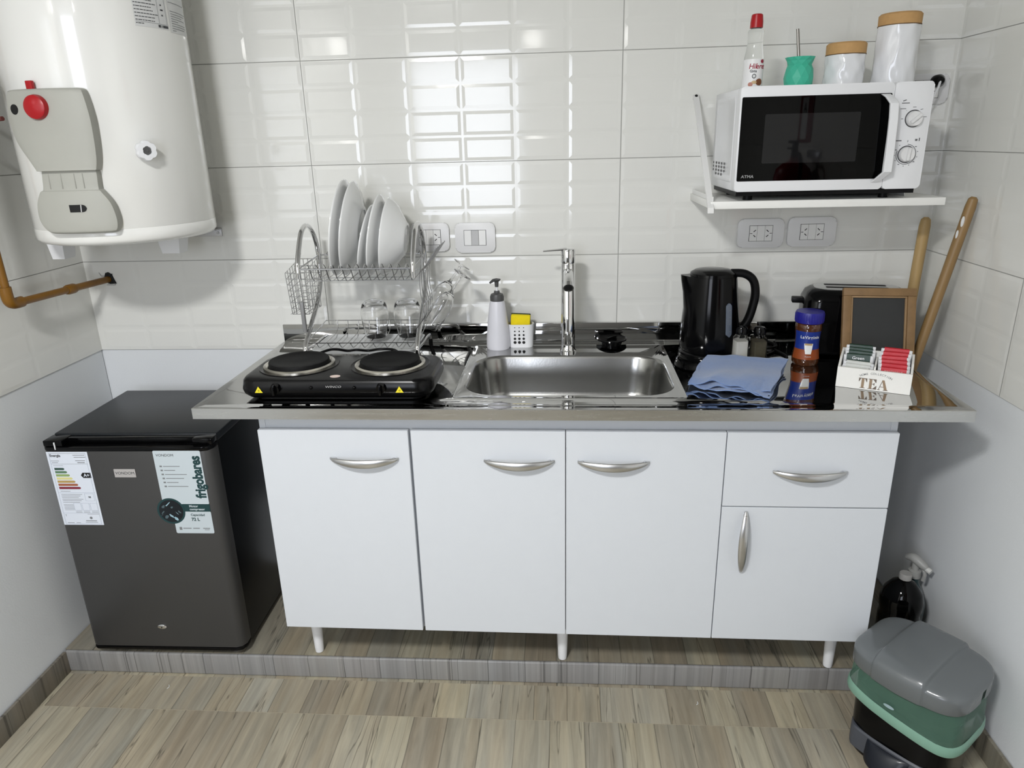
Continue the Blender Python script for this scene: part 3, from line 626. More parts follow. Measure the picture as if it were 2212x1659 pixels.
for i, c_ in enumerate(cols):
    zc = 0.7065-i*0.0098; xe = -0.5865+i*0.0058
    mb = MB(); mb.prism([(-0.6150, zc-0.0034), (xe-0.004, zc-0.0034), (xe-0.001, zc-0.002), (xe, zc), (xe-0.001, zc+0.002), (xe-0.004, zc+0.0034), (-0.6150, zc+0.0034)], 0.0006, 0.0010, front((0, FYF, 0))); mb.xf(RF)
    obj('rating_bar', mb, mat('rating_bar_%d' % i, rgb(*c_), 0.6), lb, smooth=0)
mb = MB(); mb.prism([(-0.543, 0.687), (-0.537, 0.679), (-0.514, 0.679), (-0.514, 0.695), (-0.537, 0.695)], 0.0006, 0.0010, front((0, FYF, 0))); mb.xf(RF); ar = obj('rating_arrow', mb, DARK, lb, smooth=0)
text('lettering', 'A+', 0.0135, FM(-0.5265, 0.687, 0.0011), LABW, ar, off=0.0003)
text('lettering', 'Energía', 0.0105, FM(-0.6200, 0.7470, 0.0007), INK, lb, off=0.0003, align='LEFT')
it = [(-0.553, -0.519, 0.7480, 0.7495), (-0.551, -0.518, 0.7415, 0.7430), (-0.549, -0.521, 0.7310, 0.7325), (-0.544, -0.523, 0.7250, 0.7270), (-0.620, -0.596, 0.7305, 0.7315), (-0.618, -0.600, 0.7255, 0.7265), (-0.616, -0.588, 0.7165, 0.7172), (-0.613, -0.585, 0.637, 0.638)]
for k in range(6): it.append((-0.614, -0.553-0.006*(k % 3), 0.6270-k*0.0050, 0.6280-k*0.0050))
for k in range(5): it.append((-0.614, -0.586, 0.5950-k*0.0042, 0.5958-k*0.0042))
for xx in (-0.583, -0.560, -0.536): it += [(xx, xx+0.018, 0.5735, 0.5742), (xx, xx+0.018, 0.5700, 0.5707)]
it += [(-0.551, -0.516, 0.5650, 0.5657), (-0.560, -0.528, 0.5425, 0.5445), (-0.562, -0.526, 0.5380, 0.5390), (-0.616, -0.596, 0.5360, 0.5372), (-0.590, -0.577, 0.5360, 0.5370), (-0.621, -0.515, 0.7215, 0.7219), (-0.6215, -0.516, 0.7535, 0.7541)]
bars('printed_text', it, INKL, lb)
FRAME = []
def boxline(xa, xb, za, zb, w_=0.0004): return [(xa, xb, za, za+w_), (xa, xb, zb-w_, zb), (xa, xa+w_, za, zb), (xb-w_, xb, za, zb)]
bars('line_box', boxline(-0.546, -0.520, 0.607, 0.630)+boxline(-0.585, -0.564, 0.577, 0.600)+boxline(-0.561, -0.540, 0.577, 0.600)+boxline(-0.537, -0.516, 0.577, 0.600)+[(-0.6215, -0.516, 0.6325, 0.6329), (-0.6215, -0.516, 0.568, 0.5684), (-0.6215, -0.6210, 0.533, 0.7535), (-0.5165, -0.516, 0.533, 0.7535), (-0.6215, -0.516, 0.533, 0.5335)], mat('pale_ink', rgb(160, 168, 184), 0.7), lb)
text('lettering', '98', 0.0075, FM(-0.5330, 0.6185, 0.0007), INK, lb, off=0.0002)
mb = MB(); mb.lathe([(0.0, 0.0), (0.0040, 0.0), (0.0040, 0.0003)], n=16, M=FM(0, 0).to_3x3(), c=FM(-0.543, 0.553, 0.0010).translation); obj('round_seal', mb, INKL, lb)
text('lettering', 'T', 0.008, FM(-0.6155, 0.5600, 0.0007), INKL, lb)
# brand plate
lb = lab('brand_plate', -0.4445, -0.3835, 0.6815, 0.7065, mat('brand_plate_silver', rgb(188, 184, 182), 0.3, 0.3), 0.001, d=0.0016)
text('lettering', 'VONDOM', 0.0115, FM(-0.414, 0.694, 0.0017), INK, lb, sx=1.05)
# big sticker
STK = mat('sticker_grey', rgb(190, 200, 205), 0.45, var=0.01); TEAL = mat('sticker_teal', rgb(24, 58, 60), 0.45)
mb = MB()
mb.prism(rrect(-0.3235, -0.1895, 0.598, 0.762, 0.004, 4, 1), 0, 0.0006, front((0, FYF, 0))); mb.prism(rrect(-0.3000, -0.1895, 0.505, 0.5750, 0.004, 4, 1), 0, 0.0006, front((0, FYF, 0))); mb.xf(RF)
lb = obj('product_sticker', mb, STK, fd, smooth=0)
mb = MB(); mb.box(-0.268, -0.1895, FYF-0.0007, FYF, 0.5745, 0.5985); mb.xf(RF); bd = obj('teal_band', mb, TEAL, lb, smooth=0)
cM = FM(-0.3035, 0.5760, 0)
mb = MB(); mb.lathe([(0.0, 0.0009), (0.0405, 0.0009), (0.0405, 0.0)], n=56, M=cM.to_3x3(), c=cM.translation); rd = obj('round_badge', mb, TEAL, lb, smooth=0)
cM = FM(-0.3035, 0.5760, 0.0009)
mb = MB(); mb.lathe([(0.0, 0.0003), (0.0350, 0.0003), (0.0350, 0.0)], n=48, M=cM.to_3x3(), c=cM.translation); pc = obj('ice_picture', mb, mat('badge_dark', rgb(12, 20, 26), 0.4), rd, smooth=0)
random.seed(5)
mb = MB()
for (a, b, s_, c0) in ((-0.006, 0.022, 0.008, 1), (-0.020, 0.014, 0.006, 0), (-0.024, -0.004, 0.006, 0), (-0.016, -0.018, 0.007, 0), (0.0, -0.016, 0.009, 1), (0.016, -0.006, 0.006, 1), (0.024, -0.002, 0.005, 0), (0.012, -0.024, 0.008, 1), (0.004, 0.012, 0.004, 0), (-0.028, -0.012, 0.005, 0)):
    q = [FM(-0.3035+a+s_*1.1*cos(k*pi/3+a*90)*(0.6+0.4*random.random()), 0.576+b+s_*sin(k*pi/3+b*60)*(0.7+0.3*random.random()), 0.0013).translation for k in range(6)]
    vs = [mb.bm.verts.new(p) for p in q]; f = mb.bm.faces.new(vs); f.material_index = c0
obj('ice_cube_picture', mb, [mat('ice_dim', rgb(78, 96, 102), 0.4), mat('ice_bright', rgb(146, 178, 190), 0.4)], rd, smooth=0)
RV = Matrix.Rotation(radians(90), 4, 'Z')
text('lettering', 'frigobares', 0.0400, FM(-0.2068, 0.6820, 0.0007) @ RV, TEAL, lb, off=0.0016, sx=0.80)
text('lettering', 'VONDOM', 0.0105, FM(-0.3160, 0.7480, 0.0007), INK, lb, align='LEFT', sx=1.05)
text('lettering', 'Motor', 0.0098, FM(-0.2490, 0.5915, 0.0008), STK, lb, align='LEFT', off=0.0002)
text('lettering', 'compresor', 0.0098, FM(-0.2490, 0.5820, 0.0008), STK, lb, align='LEFT', off=0.0002)
text('lettering', 'Capacidad', 0.0098, FM(-0.2490, 0.5640, 0.0007), TEAL, lb, align='LEFT', off=0.0002)
text('lettering', '72 L', 0.0135, FM(-0.2490, 0.5495, 0.0007), TEAL, lb, align='LEFT', off=0.0004)
it = []
for k, xe in enumerate((-0.2540, -0.2690, -0.2380, -0.2480, -0.2660, -0.2400)):
    zc = 0.7150-k*0.0123; it += [(-0.3110+0.0006*k, -0.3045+0.0006*k, zc-0.0022, zc+0.0022), (-0.3010+0.0006*k, xe, zc-0.0009, zc+0.0009)]
it += [(-0.2890, -0.2815, 0.516, 0.525), (-0.2780, -0.2540, 0.520, 0.5225), (-0.2490, -0.2300, 0.520, 0.5225), (-0.2200, -0.2000, 0.520, 0.5225), (-0.216, -0.202, 0.516, 0.5175)]
bars('printed_text', it, INKL, lb)
cM = FM(-0.4042, 0.1837, 0.0)
mb = MB(); mb.lathe([(0.0125, 0.0), (0.0125, 0.002), (0.009, 0.0035), (0.0, 0.0038)], n=28, M=cM.to_3x3() @ Matrix.Diagonal((1.1, 0.62, 1)), c=cM.translation); lk = obj('lock', mb, CHROME, fd)
mb = MB(); mb.lathe([(0.0018, 0.0036), (0.0018, 0.0044), (0.0, 0.0044)], n=12, M=cM.to_3x3(), c=cM.translation); mb.box(-0.4049, -0.4035, FYF-0.0044, FYF-0.0036, 0.180, 0.184, M=RF); obj('keyhole', mb, DARK, lk)

# ------------------------------------------------------------------ dish rack
t = thing('dish_rack', 'two-tier chrome wire dish drying rack behind the hot plate', 'dish rack', (0.21, -0.17, C))
RX0, RX1 = 0.056, 0.384; RYF, RYB = -0.260, -0.070
for sgn, rx in ((-1, RX0), (1, RX1)):
    pts = spl([(rx, RYF-0.030, C+0.006), (rx, RYF-0.018, C+0.022), (rx, RYF-0.006, C+0.06), (rx, -0.205, C+0.105), (rx, -0.13, C+0.155), (rx, -0.085, C+0.205), (rx, RYB-0.002, C+0.265), (rx, -0.080, C+0.325), (rx, -0.108, C+0.368), (rx, -0.150, C+0.388), (rx, -0.195, C+0.375), (rx, -0.230, C+0.335), (rx, RYF+0.004, C+0.290), (rx, RYF, C+0.252)], 8)
    mb = MB(); mb.tube(pts, 0.0072, 14); obj('side_frame', mb, CHROME, t)
    mb = MB(); mb.tube(spl([(rx, RYF-0.010, C+0.047), (rx, -0.18, C+0.040), (rx, -0.11, C+0.040), (rx, RYB, C+0.034), (rx, RYB+0.008, C+0.010)], 6), 0.0042, 12); obj('foot_bar', mb, CHROME, t)
    mb = MB(); mb.cyl((rx, RYB+0.008, C-0.002), (rx, RYB+0.008, C+0.020), 0.0065, n=12); obj('rubber_foot', mb, BLACKM, t)
    mb = MB(); mb.cyl((rx, RYF-0.030, C-0.002), (rx, RYF-0.030, C+0.012), 0.0068, n=12); obj('rubber_foot', mb, BLACKM, t)
def wires(name, segs, r=0.00125):
    mb = MB()
    for s_ in segs: mb.tube(s_, r, 6)
    return obj(name, mb, WIRE, t)
zt_, zb_ = C+0.278, C+0.240
zbk = zt_+0.012
seg = [[(RX0-0.010, RYF, zt_), (RX1+0.004, RYF, zt_)], [(RX0-0.004, RYB, zbk), (RX1+0.004, RYB, zbk)], [(RX0, RYF, zt_), (RX0, RYB, zbk)], [(RX1, RYF, zt_), (RX1, RYB, zbk)]]
for s_ in seg[:1]: pass
yfb, ybb = RYF+0.028, RYB-0.028
seg2 = [[(RX0+0.01, yfb, zb_), (RX1-0.01, yfb, zb_)], [(RX0+0.01, ybb, zb_+0.006), (RX1-0.01, ybb, zb_+0.006)], [(RX0+0.01, -0.165, zb_-0.004), (RX1-0.01, -0.165, zb_-0.004)]]
n = 13
for i in range(n):
    x = RX0+0.022+(RX1-RX0-0.044)*i/(n-1)
    seg2.append(spl([(x, RYF, zt_), (x+0.004, RYF+0.002, zt_+0.012), (x+0.008, RYF+0.008, zt_+0.004), (x+0.012, yfb, zb_), (x+0.012, -0.165, zb_-0.002), (x+0.012, ybb, zb_+0.006), (x+0.010, RYB-0.006, zbk+0.008), (x+0.002, RYB, zbk)], 3))
wires('basket_rim', seg, 0.0024); wires('plate_basket', seg2, 0.0013)
zl = C+0.060
seg = [[(RX0-0.006, RYF-0.004, zl+0.004), (RX1+0.006, RYF-0.004, zl+0.004)], [(RX0, RYB, zl+0.024), (RX1-0.01, RYB, zl+0.024)], [(RX0, RYF, zl+0.004), (RX0, RYB, zl+0.024)], [(RX1, RYF, zl+0.004), (RX1, RYB, zl+0.024)], [(RX0, RYB, zl), (RX1-0.01, RYB, zl+0.004)]]
for i in range(9):
    x = RX0+0.03+(RX1-RX0-0.06)*i/8
    seg.append(spl([(x, RYF-0.004, zl+0.004), (x+0.004, RYF+0.004, zl-0.010), (x+0.006, RYF+0.02, zl-0.013), (x+0.006, -0.15, zl-0.013), (x+0.006, RYB-0.012, zl-0.008), (x+0.006, RYB, zl+0.024)], 3))
wires('lower_basket', seg, 0.0015)
# cutlery basket on the left
bx0, bx1, by0, by1, bz0, bz1 = 0.004, 0.060, -0.225, -0.105, C+0.140, C+0.262
seg = []
for k in range(8):
    z = bz0+(bz1-bz0)*k/7; i_ = 0.006*(1-k/7); s_ = 0.022*k/7
    seg.append([(bx0+i_, by0+i_, z), (bx1, by0+i_, z), (bx1, by1-i_, z+s_), (bx0+i_, by1-i_, z+s_), (bx0+i_, by0+i_, z)])
for k in range(5):
    u = k/4; x = bx0+(bx1-bx0)*u
    seg += [[(x+0.006*(1-u), by0+0.006, bz0), (x, by0, bz1)], [(x+0.006*(1-u), by1-0.006, bz0), (x, by1, bz1+0.022)]]
    seg.append([(x, by0+0.006, bz0), (x, by1-0.006, bz0)])
for k in range(1, 6):
    y = by0+(by1-by0)*k/6; q = 0.022*k/6
    seg += [[(bx0+0.006, y, bz0), (bx0, y, bz1+q)], [(bx1, y, bz0), (bx1, y, bz1+q)]]
wires('cutlery_basket', seg, 0.0011)
mb = MB(); mb.box(0.040, 0.0515, -0.238, -0.226, C+0.090, C+0.180, 0.003); obj('basket_clip', mb, mat('clip_clear', rgb(150, 150, 150), 0.3, var=0.05, trans=0.3), t)
# glass holder on the right
seg = []
for k in range(6):
    y = -0.250+0.030*k
    seg.append(spl([(0.452, y+0.004, C+0.330), (0.420, y, C+0.285), (0.402, y, C+0.262), (0.399, y, C+0.21), (0.404, y, C+0.165), (0.398, y, C+0.125), (0.378, y, C+0.10)], 5))
for (x, z) in ((0.402, C+0.262), (0.404, C+0.165), (0.378, C+0.10)): seg.append([(x, -0.250, z), (x, -0.10, z)])
wires('glass_holder', seg, 0.0014)
for y_ in (-0.215, -0.115):
    mb = MB(); mb.tube([(RX0, y_, C+0.040), (RX0+0.006, y_, C+0.0265), (RX1-0.006, y_, C+0.0265), (RX1, y_, C+0.040)], 0.0016, 8); obj('tray_rail', mb, WIRE, t)
# drip tray
mb = MB(); q = lambda i, z: [Vector((p[0], p[1], z)) for p in rrect(0.066+i, 0.374-i, -0.268+i, -0.082-i, 0.02, 6, 3)]
mb.rings([q(0.012, C+0.0282), q(0.004, C+0.031), q(0.0, C+0.042), q(0.003, C+0.0425), q(0.010, C+0.036), q(0.02, C+0.034)], cap0=True, cap1=True)
tag(obj('drip_tray', mb, mat('frosted_tray', rgb(206, 208, 208), 0.25, var=0.02), None), 'shallow white drip tray lying under the chrome dish rack', 'tray')

# plates
def plate(name, label, x, y, z, R_, depth, tilt, yaw, flat=0.55, group='white plates in the rack', cat='plate'):
    t_ = thing(name, label, cat, (x, y, z-R_), 0, group)
    pr_ = [(0.0, depth-0.004), (R_*flat*0.9, depth-0.004), (R_*flat, depth-0.005), (R_*0.80, depth*0.42), (R_*0.97, 0.003), (R_, 0.0), (R_, 0.0022), (R_*0.985, 0.0045), (R_*0.82, depth*0.42+0.005), (R_*flat*1.03, depth), (R_*flat*0.98, depth+0.0032), (R_*flat*0.86, depth+0.0032), (R_*flat*0.84, depth), (0.0, depth)]
    Mx = Matrix.Translation((x, y, z)) @ Matrix.Rotation(radians(yaw), 4, 'Z') @ Matrix.Rotation(radians(90-tilt), 4, 'Y')
    mb = MB(); mb.lathe(pr_, n=72); mb.xf(Mx); obj('bowl' if cat == 'bowl' else 'disc', mb, PORC, t_, smooth=60)
    return t_
plate('dinner_plate', 'large white dinner plate at the left end of the drying rack', 0.1600, -0.160, C+0.380, 0.137, 0.022, -9, 3)
plate('dinner_plate', 'large white dinner plate, second from the left in the rack', 0.1870, -0.160, C+0.378, 0.134, 0.034, -9, 3, 0.50)
plate('side_plate', 'smallest white plate, in the middle of the rack row', 0.2330, -0.160, C+0.343, 0.103, 0.016, -13, 2)
plate('soup_plate', 'white plate standing just left of the deep bowl', 0.2600, -0.160, C+0.358, 0.116, 0.026, -10, 2)
plate('serving_bowl', 'deep white bowl at the right end of the plate row', 0.2920, -0.160, C+0.352, 0.112, 0.056, -8, 2, 0.42, cat='bowl')

# upturned tumblers
def tumbler(x, y, z, label):
    t_ = thing('tumbler', label, 'glass', (x, y, z), 0, 'upturned tumblers in the rack')
    H = 0.112
    pr_ = [(0.0305, 0.0), (0.0335, 0.012), (0.0395, 0.045), (0.0415, 0.068), (0.0400, 0.088), (0.0350, 0.103), (0.0290, H-0.002), (0.0240, H), (0.0, H-0.001), (0.0, H-0.010), (0.024, H-0.011), (0.0335, 0.094), (0.0385, 0.082), (0.0400, 0.066), (0.0380, 0.045), (0.0320, 0.012), (0.0292, 0.0)]
    mb = MB(); mb.lathe(pr_+[(0.0305, 0.0)], (x, y, z), 48); obj('glass_body', mb, GLASS, t_, smooth=60)
tumbler(0.232, -0.140, C+0.050, 'clear upturned tumbler nearer the middle of the lower rack')
tumbler(0.331, -0.132, C+0.050, 'clear upturned tumbler beside the right-hand rack frame')
def flute(base, axis, label):
    ax = Vector(axis).normalized(); e1_ = ax.cross(Vector((0, 1, 0))).normalized(); M_ = basis(base, e1_, ax.cross(e1_), ax)
    t_ = thing('stemmed_glass', label, 'glass', base, 0, 'stemmed glasses hanging on the rack')
    mb = MB(); pr_ = [(0.0, 0.0), (0.027, 0.0), (0.0275, 0.0012), (0.012, 0.004), (0.0045, 0.010), (0.0032, 0.030), (0.0034, 0.052), (0.0055, 0.062), (0.014, 0.072), (0.024, 0.094), (0.0285, 0.122), (0.0275, 0.155), (0.0235, 0.188), (0.0227, 0.188), (0.0267, 0.155), (0.0277, 0.122), (0.0232, 0.095), (0.013, 0.0735), (0.0, 0.069)]
    mb.lathe(pr_, n=40); mb.xf(M_); obj('glass_body', mb, GLASS, t_, smooth=60)
flute((0.512, -0.180, C+0.246), (-0.112, -0.004, -0.165), 'clear stemmed glass hanging upside down, the nearer of two')
flute((0.500, -0.095, C+0.260), (-0.112, -0.02, -0.150), 'clear stemmed glass hanging upside down, the one nearer the wall')

# ------------------------------------------------------------------ soap dispenser, caddy, sponge, sink stopper
t = thing('soap_dispenser', 'white pump soap bottle with a grey pump left of the tap', 'soap dispenser', (0.602, -0.095, C))
mb = MB(); mb.lathe([(0.0, C-0.0015), (0.034, C-0.0015), (0.0365, C+0.004), (0.0362, C+0.03), (0.031, C+0.085), (0.0235, C+0.140), (0.0205, C+0.148)], (0.602, -0.095, 0), 40); mb.lathe([(0.0, C+0.148), (0.0205, C+0.148)], (0.602, -0.095, 0), 40); obj('bottle', mb, mat('dispenser_white', rgb(216, 216, 222), 0.3), t)
GPL = mat('charcoal_plastic', rgb(74, 74, 74), 0.4)
mb = MB(); mb.lathe([(0.0212, C+0.148), (0.0215, C+0.160), (0.0185, C+0.168), (0.009, C+0.172), (0.0085, C+0.178), (0.0, C+0.178)], (0.602, -0.095, 0), 32); obj('collar', mb, GPL, t)
mb = MB(); mb.cyl((0.602, -0.095, C+0.177), (0.602, -0.095, C+0.192), 0.0036, n=14); obj('pump_stem', mb, WHITEP, t)
mb = MB(); mb.lathe([(0.0055, C+0.190), (0.0065, C+0.205), (0.012, C+0.210), (0.013, C+0.213), (0.0, C+0.216)], (0.602, -0.095, 0), 24); mb.tube([(0.602, -0.095, C+0.211), (0.592, -0.108, C+0.211), (0.584, -0.117, C+0.206)], [0.005, 0.0045, 0.003], 12); obj('pump_head', mb, GPL, t)
t = thing('sponge_caddy', 'white perforated plastic sponge holder beside the soap bottle', 'sponge holder', (0.672, -0.076, C))
mb = MB(); cc = (0.668, -0.078)
def cad(s_, z): return [Vector((cc[0]+p[0]*s_, cc[1]+p[1]*s_, z)) for p in rrect(-0.037, 0.044, -0.022, 0.024, 0.020, 10, 3)]
mb.rings([cad(0.90, C-0.0015), cad(0.93, C+0.004), cad(1.0, C+0.072), cad(0.965, C+0.072), cad(0.90, C+0.006)], cap0=True, cap1=True); obj('cup', mb, WHITEP, t)
mb = MB()
for r_ in range(5):
    for c_ in range(4):
        hx = cc[0]-0.014+c_*0.0135; hz = C+0.016+r_*0.0118; rr = 0.0048-0.0008*r_
        sc_ = 0.935+0.065*(hz-C)/0.072; yy = cc[1]-0.022*sc_; dx = hx-cc[0]-0.018
        if dx > 0: yy += 0.0100*(dx/0.018)**2*1.2
        mb.ball((hx, yy, hz), rr, 12, (1, 0.18, 1))
obj('holes', mb, DARK, t)
t = thing('dish_sponge', 'yellow sponge with dark scouring side sitting in the white holder', 'sponge', (0.668, -0.078, C+0.05))
mb = MB(); mb.box(0.640, 0.700, -0.083, -0.064, C+0.030, C+0.098, 0.004); mb.xf(Matrix.Translation((0.67, -0.07, C+0.06)) @ Matrix.Rotation(radians(3), 4, 'Y') @ Matrix.Translation((-0.67, 0.07, -C-0.06))); obj('foam', mb, mat('yellow_foam', rgb(235, 212, 24), 0.9, bump=0.6, bscale=300, var=0.08, vscale=60), t)
mb = MB(); mb.box(0.640, 0.700, -0.0635, -0.057, C+0.030, C+0.099, 0.002); mb.xf(Matrix.Translation((0.67, -0.07, C+0.06)) @ Matrix.Rotation(radians(3), 4, 'Y') @ Matrix.Translation((-0.67, 0.07, -C-0.06))); obj('scouring_pad', mb, mat('dark_green_pad', rgb(30, 52, 36), 0.95, bump=0.6, bscale=400), t)
t = thing('sink_stopper', 'black round sink strainer lying behind the bowl, right of the tap', 'sink stopper', (0.953, -0.062, C))
mb = MB(); mb.lathe([(0.0, C-0.0015), (0.030, C-0.0015), (0.034, C+0.010), (0.046, C+0.014), (0.047, C+0.018), (0.043, C+0.020), (0.034, C+0.016), (0.0, C+0.015)], (0.953, -0.062, 0), 40); obj('cup', mb, BLACKG, t)
mb = MB(); mb.box(0.930, 0.976, -0.0645, -0.0595, C+0.0155, C+0.023, 0.0015, M=Matrix.Translation((0.953, -0.062, 0)) @ Matrix.Rotation(radians(50), 4, 'Z') @ Matrix.Translation((-0.953, 0.062, 0))); obj('grip', mb, BLACKG, t)

# ------------------------------------------------------------------ kettle
KX, KY = 1.224, -0.185
t = thing('electric_kettle', 'black cordless electric kettle with a side water window right of the sink', 'kettle', (KX, KY, C))
mb = MB(); mb.lathe([(0.0, C-0.0018), (0.084, C-0.0018), (0.086, C+0.004), (0.084, C+0.015), (0.078, C+0.020), (0.0, C+0.020)], (KX, KY, 0), 48); obj('power_base', mb, BLACKG, t)
mb = MB()
prof = [(0.080, C+0.0205), (0.0835, C+0.030), (0.0835, C+0.050), (0.0815, C+0.09), (0.0770, C+0.14), (0.0715, C+0.19), (0.0680, C+0.222), (0.0660, C+0.234)]
rings = []
for r_, z_ in prof:
    rg = []
    sp__ = max(0, (z_-(C+0.135))/0.10)
    for i in range(64):
        a = 2*pi*i/64; d = (a-pi+pi) % (2*pi); dd = abs(((a-pi*1.04)+pi) % (2*pi)-pi)
        k = math.exp(-(dd/0.30)**2)*0.026*sp__**1.3
        rg.append(Vector((KX+(r_+k)*cos(a), KY+(r_+k)*sin(a), z_+ (0.004*math.exp(-(dd/0.3)**2) if z_ > C+0.23 else 0))))
    rings.append(rg)
mb.rings(rings, cap0=True, cap1=True); obj('jug', mb, BLACKG, t, smooth=45)
mb = MB(); mb.lathe([(0.064, C+0.233), (0.062, C+0.242), (0.050, C+0.249), (0.030, C+0.252), (0.0, C+0.253)], (KX, KY, 0), 40); obj('lid', mb, BLACKG, t)
mb = MB()
hp_ = spl([(KX+0.050, KY-0.005, C+0.240), (KX+0.085, KY-0.008, C+0.238), (KX+0.110, KY-0.010, C+0.220), (KX+0.119, KY-0.010, C+0.185), (KX+0.115, KY-0.010, C+0.145), (KX+0.104, KY-0.010, C+0.105), (KX+0.088, KY-0.008, C+0.080), (KX+0.072, KY-0.006, C+0.070)], 6)
rings = []
for i, p in enumerate(hp_):
    a = hp_[max(0, i-1)]; b = hp_[min(len(hp_)-1, i+1)]; T_ = (b-a).normalized(); s_ = Vector((0, 1, 0)); nrm = T_.cross(s_)
    rings.append([p+nrm*0.0118*cos(2*pi*j/14)+s_*0.015*sin(2*pi*j/14) for j in range(14)])
mb.rings(rings, cap0=True, cap1=True); obj('handle', mb, BLACKM, t)
ga = radians(-62)
def kp(a, z): 
    r_ = 0.0835-(z-(C+0.05))*0.0795*1.05 if z > C+0.05 else 0.0835
    return Vector((KX+(r_+0.0008)*cos(a), KY+(r_+0.0008)*sin(a), z))
mb = MB(); rings = []
for i in range(15):
    u = i/14; z = C+0.072+0.095*u; e = min(u, 1-u)*14; k = math.sqrt(max(0.02, 1-max(0, 1-e/1.6)**2))
    rings.append([kp(ga+q_*0.135*k, z)+Vector((cos(ga), sin(ga), 0))*(0.0035 if abs(q_) < 0.99 else -0.002) for q_ in (-1, -0.8, -0.4, 0, 0.4, 0.8, 1)])
mb.rings(rings, closed=False); obj('water_window', mb, mat('window_bluegrey', rgb(92, 100, 112), 0.2, coat=0.4), t)
mb = MB()
for k in range(4): mb.tube([kp(ga-0.02, C+0.088+k*0.02)+Vector((cos(ga), sin(ga), 0))*0.0040, kp(ga+0.05, C+0.088+k*0.02)+Vector((cos(ga), sin(ga), 0))*0.0040], 0.0006, 4)
obj('level_mark', mb, INKL, t)
t = thing('power_cord', 'black power cord lying coiled between the kettle and the toaster', 'cord', (1.38, -0.12, C))
mb = MB(); zc = C+0.0015
mb.tube(spl([(1.305, -0.13, zc), (1.34, -0.10, zc), (1.37, -0.06, zc), (1.41, -0.05, zc+0.004), (1.44, -0.09, zc+0.002), (1.42, -0.16, zc), (1.38, -0.21, zc), (1.405, -0.25, zc), (1.435, -0.235, zc), (1.440, -0.19, zc), (1.40, -0.12, zc+0.006), (1.36, -0.14, zc+0.006), (1.345, -0.19, zc), (1.37, -0.17, zc+0.008), (1.43, -0.14, zc+0.007), (1.45, -0.06, zc)], 8), 0.0034, 8)
obj('cable', mb, BLACKM, t)
mb = MB(); mb.cyl((1.352, -0.050, C+0.010), (1.372, -0.046, C+0.040), 0.014, 0.017, 20); obj('plug', mb, BLACKG, t)

# ------------------------------------------------------------------ toaster
t = thing('toaster', 'black two-slot toaster with rounded ends behind the coffee jar', 'toaster', (1.634, -0.152, C), radians(-11))
def tr(i, z): return [Vector((p[0], p[1], z)) for p in rrect(-0.140+i, 0.140-i, -0.080+i, 0.080-i, 0.045, 8, 4)]
mb = MB(); mb.rings([tr(0.006, 0.006), tr(0.0, 0.014), tr(-0.002, 0.08), tr(0.0, 0.155), tr(0.008, 0.176), tr(0.020, 0.186), tr(0.030, 0.188)], cap0=True, cap1=True); sh = obj('shell', mb, BLACKG, t, world=False)
mb = MB(); mb.rings([[Vector((p[0], p[1], z)) for p in rrect(-0.112+i, 0.112-i, -0.052+i, 0.052-i, 0.04, 8, 3)] for i, z in ((0, 0.188), (0.001, 0.1895), (0.006, 0.190))], cap0=True, cap1=True); tpp = obj('top_panel', mb, SATIN, t, world=False)
mb = MB()
for yy in (-0.020, 0.020): mb.prism(rrect(-0.082, 0.082, yy-0.011, yy+0.011, 0.005, 4, 1), 0.1895, 0.1903)
obj('slot', mb, DARK, tpp, world=False)
mb = MB(); mb.box(-0.168, -0.136, -0.014, 0.014, 0.140, 0.156, 0.003); obj('lever', mb, BLACKM, t, world=False)
mb = MB(); mb.cyl((-0.020, -0.084, 0.040), (-0.020, -0.092, 0.040), 0.013, 0.012, 24); mb.tube([(-0.020+0.017*cos(a*pi/8), -0.0822, 0.040+0.017*sin(a*pi/8)) for a in range(13)], 0.0006, 5); obj('browning_knob', mb, GPL, t, world=False)
mb = MB(); [mb.cyl((sx*0.1, sy*0.05, -0.0018), (sx*0.1, sy*0.05, 0.008), 0.010, n=12) for sx in (-1, 1) for sy in (-1, 1)]; obj('feet', mb, BLACKM, t, world=False)

# chalkboard frame leaning on the toaster
t = thing('chalkboard_frame', 'small blank chalkboard in a brown wooden frame leaning on the toaster', 'picture frame', (1.655, -0.300, C))
M_ = basis((1.655, -0.300, C-0.0015), Vector((0.985, -0.10, 0)), Vector((0.03, 0.30, 0.95)))
W_, H_ = 0.0925, 0.212
mb = MB()
for (a, b, c_, d_) in ((-W_, W_, 0, 0.021), (-W_, W_, H_-0.021, H_), (-W_, -W_+0.021, 0.021, H_-0.021), (W_-0.021, W_, 0.021, H_-0.021)): mb.box(a, b, c_, d_, -0.006, 0.012, 0.0015, M=M_)
obj('frame', mb, WOODF, t)
mb = MB()
for (a, b, c_, d_) in ((-W_+0.021, W_-0.021, 0.021, 0.026), (-W_+0.021, W_-0.021, H_-0.026, H_-0.021), (-W_+0.021, -W_+0.026, 0.026, H_-0.026), (W_-0.026, W_-0.021, 0.026, H_-0.026)): mb.box(a, b, c_, d_, -0.004, 0.007, 0.001, M=M_)
obj('inner_moulding', mb, mat('inner_wood', rgb(150, 122, 88), 0.6, var=0.2, vscale=20), t)
mb = MB(); mb.box(-W_+0.026, W_-0.026, 0.026, H_-0.026, -0.002, 0.0015, M=M_); obj('board', mb, mat('chalkboard', rgb(44, 45, 45), 0.6, var=0.08, vscale=30), t)

